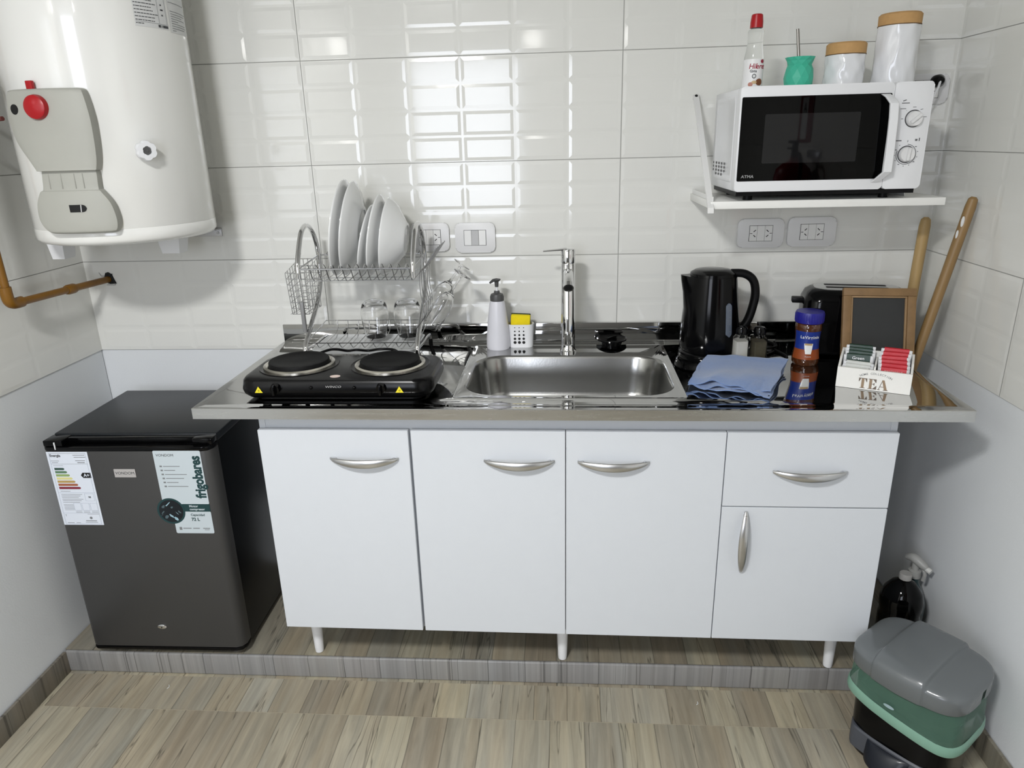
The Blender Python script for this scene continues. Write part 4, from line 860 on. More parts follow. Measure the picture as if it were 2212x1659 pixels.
# ------------------------------------------------------------------ salt, pepper, coffee
def shaker(x, y, fill, label, rz):
    t_ = thing('shaker', label, 'shaker', (x, y, C), rz, 'salt and pepper shakers')
    mb = MB(); q = lambda i, z, r=0.004: [Vector((p[0], p[1], z)) for p in rrect(-0.0185+i, 0.0185-i, -0.0185+i, 0.0185-i, r, 4, 2)]
    mb.rings([q(0.001, -0.0018), q(0, 0.001), q(0, 0.070), q(0.004, 0.077, 0.006), q(0.005, 0.082, 0.010)], cap0=True, cap1=False); mb.rings([q(0.0075, 0.082, 0.010), q(0.006, 0.076, 0.006), q(0.0022, 0.070, 0.003), q(0.0022, 0.010, 0.003)], cap1=True)
    obj('jar', mb, mat('thin_jar_glass', (1, 1, 1, 1), 0.0, trans=1.0, ior=1.12, var=0.0), t_, world=False, smooth=40)
    mb = MB(); mb.rings([q(0.0027, 0.0105, 0.003), q(0.0027, 0.064, 0.003)], cap0=True, cap1=True); obj('contents', mb, fill, t_, world=False, smooth=30)
    mb = MB(); mb.lathe([(0.0150, 0.082), (0.0165, 0.083), (0.0165, 0.096), (0.013, 0.103), (0.0, 0.106)], n=28); obj('cap', mb, BLACKG, t_, world=False)
shaker(1.2965, -0.262, mat('salt', rgb(226, 224, 216), 0.9, bump=0.3, bscale=500), 'square glass shaker full of white salt in front of the kettle', radians(8))
shaker(1.3445, -0.268, mat('ground_pepper', rgb(84, 78, 62), 0.95, var=0.3, vscale=300, bump=0.4, bscale=500), 'square glass shaker of grey-brown pepper in front of the kettle', radians(8))
t = thing('coffee_jar', 'instant coffee jar with blue lid and blue label in front of the toaster', 'jar', (1.475, -0.268, C))
jx, jy = 1.475, -0.268
prof = [(0.0, -0.0018), (0.031, -0.0018), (0.0355, 0.004), (0.0362, 0.018), (0.033, 0.040), (0.0315, 0.060), (0.0325, 0.085), (0.0350, 0.103), (0.0335, 0.114), (0.031, 0.117)]
mb = MB(); mb.lathe([(r_, C+z_) for r_, z_ in prof], (jx, jy, 0), 48); obj('glass_body', mb, mat('coffee_brown_glass', rgb(74, 40, 20), 0.08, coat=0.5, var=0.25, vscale=60), t, smooth=50)
mb = MB(); mb.lathe([(0.0365, C+0.1175), (0.0375, C+0.121), (0.0375, C+0.142), (0.036, C+0.147), (0.0, C+0.148)], (jx, jy, 0), 48)
for k in range(36): a = 2*pi*k/36; mb.tube([(jx+0.0375*cos(a), jy+0.0375*sin(a), C+0.121), (jx+0.0375*cos(a), jy+0.0375*sin(a), C+0.142)], 0.0006, 4)
obj('lid', mb, mat('royal_blue_plastic', rgb(32, 30, 128), 0.35), t)
def jr(z):
    z -= C
    for (r0, z0_), (r1, z1_) in zip(prof, prof[1:]):
        if z0_ <= z <= z1_: return r0+(r1-r0)*(z-z0_)/(z1_-z0_)
    return 0.032
def jarpatch(name, a0, a1, z0_, z1_, mt, off, parent=t, n=18, mrows=8, fn=None):
    mb = MB(); rings = []
    for i in range(mrows+1):
        z = z0_+(z1_-z0_)*i/mrows; r_ = jr(z)+off; A0, A1 = (a0, a1) if fn is None else fn(i/mrows, a0, a1)
        rings.append([Vector((jx+r_*cos(radians(A0+(A1-A0)*j/n)), jy+r_*sin(radians(A0+(A1-A0)*j/n)), z)) for j in range(n+1)])
    mb.rings(rings, closed=False); return obj(name, mb, mt, parent, smooth=50)
lbl = jarpatch('label', -175, -35, C+0.046, C+0.096, mat('label_blue', rgb(24, 48, 130), 0.4), 0.0005)
jarpatch('orange_band', -175, -35, C+0.018, C+0.046, mat('label_orange', rgb(138, 66, 28), 0.4), 0.0005, lbl)
def jt(a, z, off=0.0009): 
    r_ = jr(z)+off; A = radians(a); return basis((jx+r_*cos(A), jy+r_*sin(A), z), (-sin(A), cos(A), 0), (0, 0, 1))
adv = 0; AW = dict(L=0.85, a=0.95, V=1.05, i=0.48, r=0.66, g=1.0, n=1.0, S=0.9, u=1.0, v=0.9, e=0.95)
for ch in 'LaVirginia':
    adv += AW[ch]/2; text('lettering', ch, 0.0112, jt(-141+11.6*adv, C+0.080), PAPER, lbl, off=0.0002); adv += AW[ch]/2
jarpatch('cup_picture', -120, -80, C+0.034, C+0.063, PORC, 0.0010, lbl, 10, 6, lambda u, a, b: (a+9*(1-u)**1.5, b-7*(1-u)**1.5))
jarpatch('coffee_picture', -117, -83, C+0.0580, C+0.0635, mat('crema', rgb(176, 150, 108), 0.6), 0.0013, lbl, 10, 3)
adv = 0
for ch in 'Suave':
    adv += AW[ch]/2; text('lettering', ch, 0.0055, jt(-112+5.6*adv, C+0.027), PAPER, lbl); adv += AW[ch]/2

# ------------------------------------------------------------------ folded cloth
t = thing('cleaning_cloth', 'light blue microfibre cloth folded on the worktop in front of the kettle', 'cloth', (1.26, -0.40, C))
A_, B_, D_, E_ = Vector((1.206, -0.262)), Vector((1.412, -0.318)), Vector((1.309, -0.548)), Vector((1.128, -0.470))
def cl(u, v, lay):
    p = A_*(1-u)*(1-v)+B_*u*(1-v)+E_*(1-u)*v+D_*u*v
    p = p+Vector((0.004*sin(9*v+lay), 0.006*sin(11*u+lay*2)+0.003*sin(23*u)))
    z = C+0.004+0.0075*lay+0.005*sin(7*u+3*v+lay)*v+0.004*sin(17*u+lay*1.7)*v**2+0.003*sin(9*v+2*u)+0.010*math.exp(-((v-0.05)/0.06)**2)*(0.4 if lay else 0)
    if v > 0.9 and lay: z -= 0.004*(v-0.9)/0.1
    return Vector((p.x, p.y, max(C+0.0005, z)))
mb = MB()
for lay in range(3):
    n1, n2 = 30, 34; sh_ = 0.012*(2-lay)
    top = [[cl(u/n1, 0.02+(v/n2)*0.98, lay)+Vector((-sh_*0.5, -sh_*0.3, 0)) for u in range(n1+1)] for v in range(n2+1)]
    a = [[mb.bm.verts.new(p+Vector((0, 0, 0.0022))) for p in r_] for r_ in top]; b = [[mb.bm.verts.new(p) for p in r_] for r_ in top]
    for v in range(n2):
        for u in range(n1):
            mb.bm.faces.new((a[v][u], a[v][u+1], a[v+1][u+1], a[v+1][u])); mb.bm.faces.new((b[v][u], b[v+1][u], b[v+1][u+1], b[v][u+1]))
    for u in range(n1):
        mb.bm.faces.new((a[0][u], b[0][u], b[0][u+1], a[0][u+1])); mb.bm.faces.new((a[n2][u], a[n2][u+1], b[n2][u+1], b[n2][u]))
    for v in range(n2):
        mb.bm.faces.new((a[v][0], a[v+1][0], b[v+1][0], b[v][0])); mb.bm.faces.new((a[v][n1], b[v][n1], b[v+1][n1], a[v+1][n1]))
obj('folded_layers', mb, BLUEC, t, smooth=60)

# ------------------------------------------------------------------ tea box
TO = Vector((1.489, -0.464, C-0.0015)); TX = Vector((0.905, -0.425, 0)).normalized(); TY = Vector((0.425, 0.905, 0)).normalized()
TM = basis(TO, TX, TY, (0, 0, 1)); TWD, TDP = 0.166, 0.108
t = thing('tea_box', 'white wooden tea box with printed TEA lettering holding sachets', 'box', TO, math.atan2(TX.y, TX.x))
CREAM = mat('white_painted_wood', rgb(232, 231, 226), 0.6, var=0.02)
mb = MB(); mb.box(0, TWD, 0, 0.005, 0, 0.052); mb.box(0.005, TWD-0.005, 0.005, TDP, 0, 0.004); mb.box(0, TWD, TDP-0.005, TDP, 0, 0.074)
for xa in (0, TWD-0.005):
    a = [Vector((xa, 0.005, 0)), Vector((xa, TDP-0.005, 0)), Vector((xa, TDP-0.005, 0.074)), Vector((xa, 0.045, 0.066)), Vector((xa, 0.005, 0.052))]
    mb.rings([a, [p+Vector((0.005, 0, 0)) for p in a]], cap0=True, cap1=True)
mb.xf(TM); obj('box_body', mb, CREAM, t, smooth=0)
mb = MB(); mb.box(TWD/2-0.002, TWD/2+0.002, 0.005, TDP-0.005, 0.004, 0.060); mb.box(0.005, TWD/2-0.002, 0.036, 0.038, 0.004, 0.046); mb.xf(TM); obj('divider', mb, CREAM, t, smooth=0)
TF = TM @ basis((0, -0.0001, 0), (1, 0, 0), (0, 0, 1))
BR = mat('taupe_print', rgb(150, 128, 104), 0.6)
def glyph(name, x0, stems, thins):
    for nm, polys, mt_ in (('letter_stem', stems, BR), ('letter_serif', thins, mat('brown_grey_print', rgb(112, 100, 90), 0.6))):
        mb = MB()
        for pl in polys: mb.prism([((x0+a)*0.0222, b*0.0262) for a, b in pl], 0, 0.0003, TF @ Matrix.Translation((TWD*0.31, 0.0035, 0)))
        obj(name, mb, mt_, t, smooth=0)
R4 = lambda a, b, c, d: [(a, c), (b, c), (b, d), (a, d)]
glyph('letter_t', 0.0, [R4(0.28, 0.56, 0.06, 0.94)], [R4(0, 0.84, 0.945, 1.0), R4(0.16, 0.68, 0, 0.055), [(0, 0.94), (0.0, 0.64), (0.05, 0.64), (0.22, 0.94)], [(0.84, 0.94), (0.62, 0.94), (0.79, 0.64), (0.84, 0.64)]])
glyph('letter_e', 0.97, [R4(0.10, 0.38, 0.06, 0.94)], [R4(0, 0.80, 0.945, 1.0), R4(0, 0.86, 0, 0.055), [(0.80, 0.94), (0.50, 0.94), (0.75, 0.66), (0.80, 0.66)], [(0.86, 0.06), (0.50, 0.06), (0.81, 0.36), (0.86, 0.36)], R4(0.385, 0.52, 0.48, 0.53), [(0.64, 0.34), (0.64, 0.67), (0.48, 0.505)]])
glyph('letter_a', 1.93, [[(0.38, 1.0), (0.62, 1.0), (0.97, 0.06), (0.67, 0.06)]], [[(0.10, 0.06), (0.16, 0.06), (0.44, 0.86), (0.40, 0.94)], R4(0.0, 0.28, 0, 0.055), R4(0.58, 1.06, 0, 0.055), R4(0.24, 0.60, 0.30, 0.35)])
word = 'HOME COLLECTION'
for k, ch in enumerate(word):
    a = radians(118-56*k/(len(word)-1)); R_ = 0.068
    if ch == ' ': continue
    px_, pz_ = TWD*0.53+R_*1.05*cos(a), -0.0245+R_*sin(a)
    text('lettering', ch, 0.0072, TF @ Matrix.Translation((px_, pz_, 0)) @ Matrix.Rotation(a-pi/2, 4, 'Z'), INKL, t, off=0.00005)
def sachet(name, label, cx, cyy, zt_top, wd, mt, lean, group, th_, txt=None):
    t_ = thing(name, label, 'tea sachet', TM @ Vector((cx, cyy, 0.005)), math.atan2(TX.y, TX.x), group)
    Mx = TM @ Matrix.Translation((cx, cyy, 0.005)) @ Matrix.Rotation(lean, 4, 'X') @ Matrix.Rotation(radians(random.uniform(-2.5, 2.5)), 4, 'Y')
    H2 = zt_top-0.005; h_ = th_/2; w2 = wd/2
    def sec(z, k, tk, m=0.0):
        return [Mx @ Vector((x, y*tk, z+m*abs(x)/w2)) for x, y in ((-w2*k, -0.25), (-w2*k*0.86, -0.9), (0, -1), (w2*k*0.86, -0.9), (w2*k, -0.25), (w2*k, 0.25), (w2*k*0.86, 0.9), (0, 1), (-w2*k*0.86, 0.9), (-w2*k, 0.25))]
    mb = MB(); mb.rings([sec(0, 1, h_*0.7), sec(H2*0.3, 1, h_*0.92), sec(H2*0.8, 1, h_*0.92), sec(H2-0.001, 1, h_*0.8, -0.002), sec(H2, 0.98, h_*0.45, -0.002)], cap0=True, cap1=True); obj('paper_envelope', mb, WHITEP, t_)
    q = w2*0.80
    rows_ = [(-h_*1.02, H2*0.25), (-h_*1.05, H2*0.8), (-h_*0.95, H2-0.0005), (-h_*0.5, H2+0.0012), (0, H2+0.0016), (h_*0.5, H2+0.0012), (h_*0.95, H2-0.0005), (h_*1.04, H2*0.8)]
    mb = MB(); mb.rings([[Mx @ Vector((x, y+(0.0004*sin(x*400+z*300)), z)) for x in (-q, -q*0.5, 0, q*0.5, q)] for y, z in rows_], closed=False)
    pn = obj('printed_panel', mb, mt, t_)
    if txt: text('lettering', txt, 0.0110, Mx @ basis((0, -h_*1.05-0.0008, H2-0.0095), (1, 0, 0), (0, 0, 1)), WHITEP, pn, off=0.0001)
    return Mx, pn, H2, h_
GRN = mat('dark_green_foil', rgb(14, 50, 36), 0.35, var=0.2, vscale=50, bump=0.4, bscale=60); REDF = mat('red_foil', rgb(190, 20, 38), 0.4, var=0.12, vscale=50, bump=0.3, bscale=60); WHF = mat('white_foil', rgb(206, 208, 204), 0.45, var=0.1, vscale=50, bump=0.4, bscale=60)
random.seed(21)
for k in range(4): sachet('tea_sachet', ['green tea sachet nearest the front, lettered Green', 'dark green tea sachet just behind the one lettered Green', 'dark green tea sachet third from the front of the green row', 'dark green tea sachet at the very back of the green row'][k], 0.043, 0.049+0.0120*k, 0.073+0.0050*k, 0.068, GRN, radians(-10), 'green tea sachets', 0.0118, 'Green' if k == 0 else None)
for k in range(3): sachet('tea_sachet', ['white sachet at the front left of the tea box', 'white sachet in the middle of the white row', 'white sachet just before the green ones'][k], 0.043, 0.014+0.0090*k, 0.049+0.0055*k, 0.070, WHF, radians(-4), 'white tea sachets', 0.0085)
for k in range(6):
    Mx, pn, H2, h_ = sachet('tea_sachet', 'red chamomile tea sachet %s of the red row' % ['at the very front', 'second from the front', 'third from the front', 'third from the back', 'second from the back', 'at the very back'][k], 0.124, 0.020+0.0135*k, 0.056+0.0062*k, 0.070, REDF, radians(-10), 'red chamomile sachets', 0.0132)
    if k == 0:
        mb = MB(); mb.box(-0.021, 0.021, -h_-0.0016, -h_-0.0008, H2-0.028, H2-0.0165, M=Mx); obj('white_tab', mb, WHITEP, pn, smooth=0)
        text('lettering', 'MANZANILLA', 0.0062, Mx @ basis((0, -h_-0.0012, H2-0.0085), (1, 0, 0), (0, 0, 1)), mat('pink_ink', rgb(236, 170, 170), 0.5), pn, sx=1.05)

# ------------------------------------------------------------------ shelf and microwave
t = thing('wall_shelf', 'white wall shelf on metal brackets carrying the microwave', 'shelf', (1.47, 0, 1.361))
mb = MB(); mb.box(1.181, 1.763, -0.306, -0.0022, 1.3610, 1.3800, 0.001); obj('board', mb, mat('white_shelf_board', rgb(232, 232, 228), 0.4, var=0.01), t)
BRK = mat('white_bracket_paint', rgb(226, 226, 224), 0.35)
mb = MB(); bxa, bxb = 1.1725, 1.1875
a = [Vector((bxa, y, z)) for y, z in ((-0.0021, 1.652), (-0.014, 1.650), (-0.315, 1.366), (-0.3165, 1.352), (-0.3085, 1.352), (-0.3070, 1.363), (-0.012, 1.640), (-0.0021, 1.640))]
mb.rings([a, [Vector((bxb, p.y, p.z)) for p in a]], cap0=True, cap1=True)
bo = obj('bracket', mb, BRK, t, smooth=0)
mb = MB(); mb.cyl((1.180, -0.0138, 1.6470), (1.180, -0.0165, 1.6490), 0.0042, n=14); obj('screw', mb, DARK, bo)
mb = MB(); mb.box(1.1862, 1.1880, -0.30, -0.0022, 1.3802, 1.392); obj('bracket_flange', mb, BRK, bo, smooth=0)
mb = MB(); a = [Vector((1.6880, y, z)) for y, z in ((-0.0021, 1.3802), (-0.0021, 1.62), (-0.012, 1.62), (-0.235, 1.40), (-0.245, 1.3802))]
mb.rings([a, [Vector((1.6900, p.y, p.z)) for p in a]], cap0=True, cap1=True); bo = obj('bracket', mb, BRK, t, smooth=0)

MX0, MX1, MYF, MYB, MZ0, MZ1 = 1.232, 1.6845, -0.325, -0.022, 1.4045, 1.6515
t = thing('microwave_oven', 'white microwave with black glass door and two dials on the wall shelf', 'microwave', ((MX0+MX1)/2, -0.17, 1.380))
mb = MB(); mb.box(MX0+0.003, MX1-0.003, MYF+0.032, MYB, MZ0, MZ1-0.002, 0.004); mb.box(MX0+0.02, MX1-0.02, MYF+0.05, MYB-0.02, 1.392, MZ0); obj('case', mb, WHITEP, t)
mb = MB(); mb.box(MX0+0.008, MX1-0.008, MYF+0.01, MYF+0.28, 1.3935, 1.4043); obj('shadow_gap', mb, BLACKM, t)  # black slab stands in for the shadow in the gap between the feet
mb = MB(); [mb.cyl((x, y, 1.3802), (x, y, 1.3936), 0.012, n=14) for x in (MX0+0.05, MX1-0.06) for y in (MYF+0.06, MYB-0.05)]; obj('feet', mb, BLACKM, t)
SP = 1.5945
def Mf(z=0): return front((0, MYF, 0))
mb = MB(); mb.prism(rrect(SP, MX1, MZ0, MZ1, 0.008, 5, 2), -0.030, 0.0, Mf(), bev=0.003); pn = obj('control_panel', mb, WHITEP, t)
mb = MB(); mb.prism(rrect(MX0, SP-0.0010, MZ0, MZ1, 0.008, 5, 2), -0.030, 0.0, Mf(), bev=0.003); dr = obj('door', mb, WHITEP, t)
mb = MB(); mb.prism(rrect(1.2365, 1.5885, 1.4300, 1.6270, 0.003, 3, 2), 0.0, 0.0012, Mf()); gl = obj('door_glass', mb, mat('black_door_glass', rgb(1, 1, 1), 0.02, spec=0.16, var=0.0), dr, smooth=0)
mb = MB(); mb.prism(rrect(1.2945, 1.5210, 1.4720, 1.5870, 0.003, 3, 2), 0.0012, 0.0014, Mf()); obj('viewing_window', mb, mat('window_mesh_glass', rgb(22, 22, 23), 0.03, spec=0.3, var=0.1, vscale=400), gl, smooth=0)
text('lettering', 'ATMA', 0.0098, front((1.2620, MYF-0.0013, 1.4410)), mat('logo_grey', rgb(150, 150, 150), 0.4), gl, sx=1.15, off=0.0002, shear=0.1)
mb = MB()   # door handle: vertical bar bowed forwards
zz_ = [(1.4230, 0.000, 1.5730), (1.4310, 0.0085, 1.5790), (1.4470, 0.024, 1.5890), (1.50, 0.026, 1.5880), (1.57, 0.026, 1.5860), (1.6030, 0.024, 1.5840), (1.6180, 0.012, 1.5765), (1.6250, 0.000, 1.5710)]
rings = []
for z_, o_, x_ in zz_:
    rings.append([Vector((x_+dx, MYF-o_-dy, z_)) for dx, dy in ((-0.009, 0.0), (-0.009, 0.0055), (-0.0075, 0.007), (0.0095, 0.007), (0.011, 0.0055), (0.011, 0.0))])
mb.rings(rings, cap0=True, cap1=True); obj('handle', mb, WHITEP, dr, smooth=25)
KN = mat('dial_silver', rgb(222, 222, 222), 0.3)
for k, (kx, kz) in enumerate(((1.6460, 1.5680), (1.6405, 1.4860))):
    mb = MB(); mb.lathe([(0.0178, 0.0), (0.0172, 0.010), (0.0160, 0.012), (0.0, 0.012)], n=40, M=front((0, 0, 0)).to_3x3(), c=(kx, MYF-0.0004, kz))
    ang = radians(40 if k == 0 else 86); d_ = Vector((cos(ang), 0, sin(ang))); e_ = Vector((-sin(ang), 0, cos(ang))); ctr = Vector((kx, MYF-0.0125, kz))
    a = [ctr-d_*0.0155-e_*0.0035, ctr+d_*0.0160-e_*0.0035, ctr+d_*0.0160+e_*0.0035, ctr-d_*0.0155+e_*0.0035]; b = [p+Vector((0, -0.0055, 0))+(ctr-p)*0.12 for p in a]; mb.rings([a, b], cap0=True, cap1=True)
    kn = obj('dial', mb, KN, pn, smooth=30)
    mb = MB(); mb.tube([(kx+0.0192*cos(2*pi*j/48), MYF-0.0002, kz+0.0192*sin(2*pi*j/48)) for j in range(48)], 0.0011, 6, closed=True)
    if k: mb.tube([(kx+0.0232*cos(radians(88-290*j/40)), MYF-0.0002, kz+0.0232*sin(radians(88-290*j/40))) for j in range(41)], 0.0006, 5)
    obj('dial_outline', mb, mat('graphite_line', rgb(48, 48, 50), 0.5), kn)
mb = MB()
def tick(x, z, wd, h=0.0010, a=0): mb.box(-wd/2, wd/2, -h/2, h/2, 0, 0.0003, M=front((x, MYF-0.0001, z)) @ Matrix.Rotation(radians(a), 4, 'Z'))
for a_, q in ((92, 0.0075), (52, 0.006), (8, 0.0075), (180, 0.005), (135, 0.001)): tick(1.6460+0.0265*cos(radians(a_)), 1.5680+0.0262*sin(radians(a_)), q, 0.0011, 0 if a_ in (92, 8, 180) else 15)
tick(1.6230, 1.6035, 0.018, 0.0018); tick(1.6190, 1.5910, 0.013, 0.0012); tick(1.6200, 1.6095, 0.008, 0.0020, 18); tick(1.6190, 1.5180, 0.013, 0.0022); tick(1.6405, 1.5165, 0.0012, 0.0045); tick(1.6600, 1.5190, 0.0055, 0.0045); tick(1.6670, 1.5200, 0.0022, 0.0075)
for j in range(11):
    a_ = 40-27*j; tick(1.6405+0.0275*cos(radians(a_)), 1.4860+0.0275*sin(radians(a_)), 0.0042 if j % 3 == 0 else 0.002, 0.0016)
obj('dial_markings', mb, mat('marking_ink', rgb(92, 92, 94), 0.6), pn, smooth=0)
mb = MB()
for r_ in range(4):
    for c_ in range(5 if r_ < 3 else 3):
        mb.ball((MX0+0.0006, -0.190+0.034*(c_+(1 if r_ == 3 else 0)), 1.4690-0.0095*r_), 0.0036, 10, (0.25, 1.9, 1))
obj('vent_holes', mb, GPL, t)
mb = MB(); mb.rings([[Vector((MX0+0.0025-d_, p[0], p[1])) for p in rrect(-0.275+i, -0.05-i, 1.425+i, 1.635-i, 0.012, 5, 2)] for i, d_ in ((0, 0.0), (0.003, 0.0018), (0.010, 0.0018), (0.014, 0.0))], cap1=True); obj('side_pressing', mb, WHITEP, t)

# ------------------------------------------------------------------ things on the microwave
MT = MZ1-0.002
t = thing('sweetener_bottle', 'clear squeeze bottle with red cap and white printed label on the microwave', 'bottle', (1.268, -0.262, MT))
bx_, by_ = 1.272, -0.262
prof = [(0.0, 0.0), (0.0215, 0.0), (0.0235, 0.004), (0.0235, 0.068), (0.0205, 0.085), (0.0180, 0.103), (0.0185, 0.118), (0.0190, 0.128), (0.0165, 0.133), (0.0125, 0.134), (0.0125, 0.136)]
mb = MB(); mb.lathe([(r_, MT+z_) for r_, z_ in prof], (bx_, by_, 0), 40); mb.lathe([(0.0, MT+0.1358), (0.0123, MT+0.1358)], (bx_, by_, 0), 24)
obj('bottle', mb, mat('clear_bottle_plastic', (0.93, 0.94, 0.92, 1), 0.08, trans=0.85, ior=1.2, var=0.0), t, smooth=50)
mb = MB(); mb.lathe([(0.0152, MT+0.1365), (0.0150, MT+0.150), (0.0132, MT+0.165), (0.0110, MT+0.167), (0.0, MT+0.168)], (bx_, by_, 0), 28); obj('cap', mb, RED, t)
mb = MB(); mb.lathe([(0.0240, MT+0.004), (0.0241, MT+0.066)], (bx_, by_, 0), 40); lbl = obj('label', mb, mat('bottle_label', rgb(226, 226, 226), 0.4), t)
def bt(a, z, r_=0.0243): A = radians(a); return basis((bx_+r_*cos(A), by_+r_*sin(A), z), (-sin(A), cos(A), 0), (0, 0, 1))
MAG = mat('magenta_ink', rgb(150, 24, 54), 0.5)
for k, ch in enumerate('Hileret'): text('lettering', ch, 0.0165, bt(-116+[0, 17, 25, 33, 50, 66, 80][k]*1.05, MT+0.0490), MAG, lbl, shear=0.2, off=0.0002)
for k, ch in enumerate('Gota'): text('lettering', ch, 0.0085, bt(-114+9*k, MT+0.0385), INK, lbl, off=0.0002)
def bpatch(name, a0, a1, zc, h, mt, r_=0.0244, n=12):
    mb = MB(); rings = []
    for i in range(n+1):
        u = -1+2*i/n; hh = h*math.sqrt(max(0.001, 1-u*u)); A = radians(a0+(a1-a0)*i/n); rings.append([Vector((bx_+r_*cos(A), by_+r_*sin(A), zc-hh)), Vector((bx_+r_*cos(A), by_+r_*sin(A), zc+hh))])
    mb.rings(rings, closed=False); return obj(name, mb, mt, lbl, smooth=50)
bpatch('leaf_mark', -62, -34, MT+0.0605, 0.0042, MAG)
bpatch('seal_mark', -108, -84, MT+0.0270, 0.0052, INK); bpatch('seal_centre', -104, -88, MT+0.0270, 0.0034, PAPER, 0.0246)
bpatch('almond_picture', -128, -100, MT+0.0085, 0.0050, mat('almond_pink', rgb(176, 120, 104), 0.5)); bpatch('almond_picture', -110, -78, MT+0.0130, 0.0038, mat('almond_cream', rgb(196, 170, 130), 0.5)); bpatch('almond_picture', -86, -40, MT+0.0135, 0.0078, mat('almond_brown', rgb(112, 66, 34), 0.5))

t = thing('mate_cup', 'turquoise faceted mate cup on the microwave', 'cup', (1.405, -0.190, MT))
mx_, my_ = 1.4055, -0.190
mb = MB()
lv = [(0.030, 0.0), (0.0345, 0.006), (0.0365, 0.026), (0.0335, 0.046), (0.0295, 0.056), (0.0325, 0.066), (0.0370, 0.0745)]
rings = []
for i, (r_, z_) in enumerate(lv): rings.append([Vector((mx_+r_*cos(2*pi*(j+0.5*(i % 2))/11), my_+r_*sin(2*pi*(j+0.5*(i % 2))/11), MT+z_)) for j in range(11)])
R_ = [[mb.bm.verts.new(p) for p in q] for q in rings]
for i in range(len(R_)-1):
    for j in range(11):
        a, b, c_, d_ = R_[i][j], R_[i][(j+1) % 11], R_[i+1][(j+1) % 11], R_[i+1][j]
        if i % 2 == 0: mb.bm.faces.new((a, b, d_)); mb.bm.faces.new((b, c_, d_))
        else: mb.bm.faces.new((a, b, c_)); mb.bm.faces.new((a, c_, d_))
mb.bm.faces.new(R_[0][::-1])
inn = [[mb.bm.verts.new(Vector((mx_+(p.x-mx_)*s_, my_+(p.y-my_)*s_, z_))) for p in rings[-1]] for s_, z_ in ((0.92, MT+0.0745), (0.74, MT+0.056), (0.80, MT+0.010))]
prev = R_[-1]
for q in inn:
    for j in range(11): mb.bm.faces.new((prev[j], prev[(j+1) % 11], q[(j+1) % 11], q[j]))
    prev = q
mb.bm.faces.new(prev)
obj('body', mb, mat('turquoise_silicone', rgb(66, 182, 152), 0.5, var=0.06), t, smooth=0)
t = thing('metal_straw', 'grey metal drinking straw standing in the turquoise cup', 'straw', (1.400, -0.190, MT+0.012))
mb = MB(); mb.tube(spl([(1.407, -0.190, MT+0.014), (1.4015, -0.188, MT+0.075), (1.398, -0.186, MT+0.105), (1.3955, -0.184, MT+0.130), (1.394, -0.183, MT+0.141)], 5), 0.0040, 12); obj('tube', mb, mat('dull_metal', (0.30, 0.29, 0.27), 0.35, 1.0), t)

def canister(x, y, r_, h, capH, label, seed):
    t_ = thing('canister', label, 'jar', (x, y, MT), 0, 'white jars with cork-coloured lids')
    mb = MB(); random.seed(seed); n = 56; rings = []
    ph = [random.random()*6 for _ in range(9)]
    for i in range(25):
        u = i/24; z = MT+h*u; rg = []
        for j in range(n):
            a = 2*pi*j/n
            k = 0.0016*(abs(sin(4.5*a+3.0*u+ph[0]+0.6*sin(5*u+ph[1])))-0.5)+0.0008*sin(7*a-9*u+ph[2]); rg.append(Vector((x+(r_*(1-0.02*u)+k)*cos(a), y+(r_*(1-0.02*u)+k)*sin(a), z)))
        rings.append(rg)
    mb.rings(rings, cap0=True, cap1=True); obj('body', mb, mat('rippled_white_ceramic', rgb(228, 229, 231), 0.16, coat=0.4, var=0.02, bump=0.25, bscale=45, stretch=(1, 1, 0.35)), t_, smooth=40)
    mb = MB(); mb.lathe([(r_+0.0005, MT+h+0.0002), (r_+0.0008, MT+h+0.0020), (0.0, MT+h+0.0020)], (x, y, 0), 40); obj('seal_ring', mb, mat('brown_seal', rgb(110, 84, 54), 0.7), t_)
    mb = MB(); mb.lathe([(r_-0.0002, MT+h+0.0021), (r_+0.0002, MT+h+capH-0.004), (r_-0.004, MT+h+capH), (0.0, MT+h+capH)], (x, y, 0), 40); obj('lid', mb, CORK, t_)
canister(1.5225, -0.175, 0.0478, 0.0765, 0.0290, 'short white rippled jar with cork-coloured lid on the microwave', 3)
canister(1.6480, -0.170, 0.0500, 0.1400, 0.0290, 'tall white rippled jar with cork-coloured lid at the right of the microwave', 8)

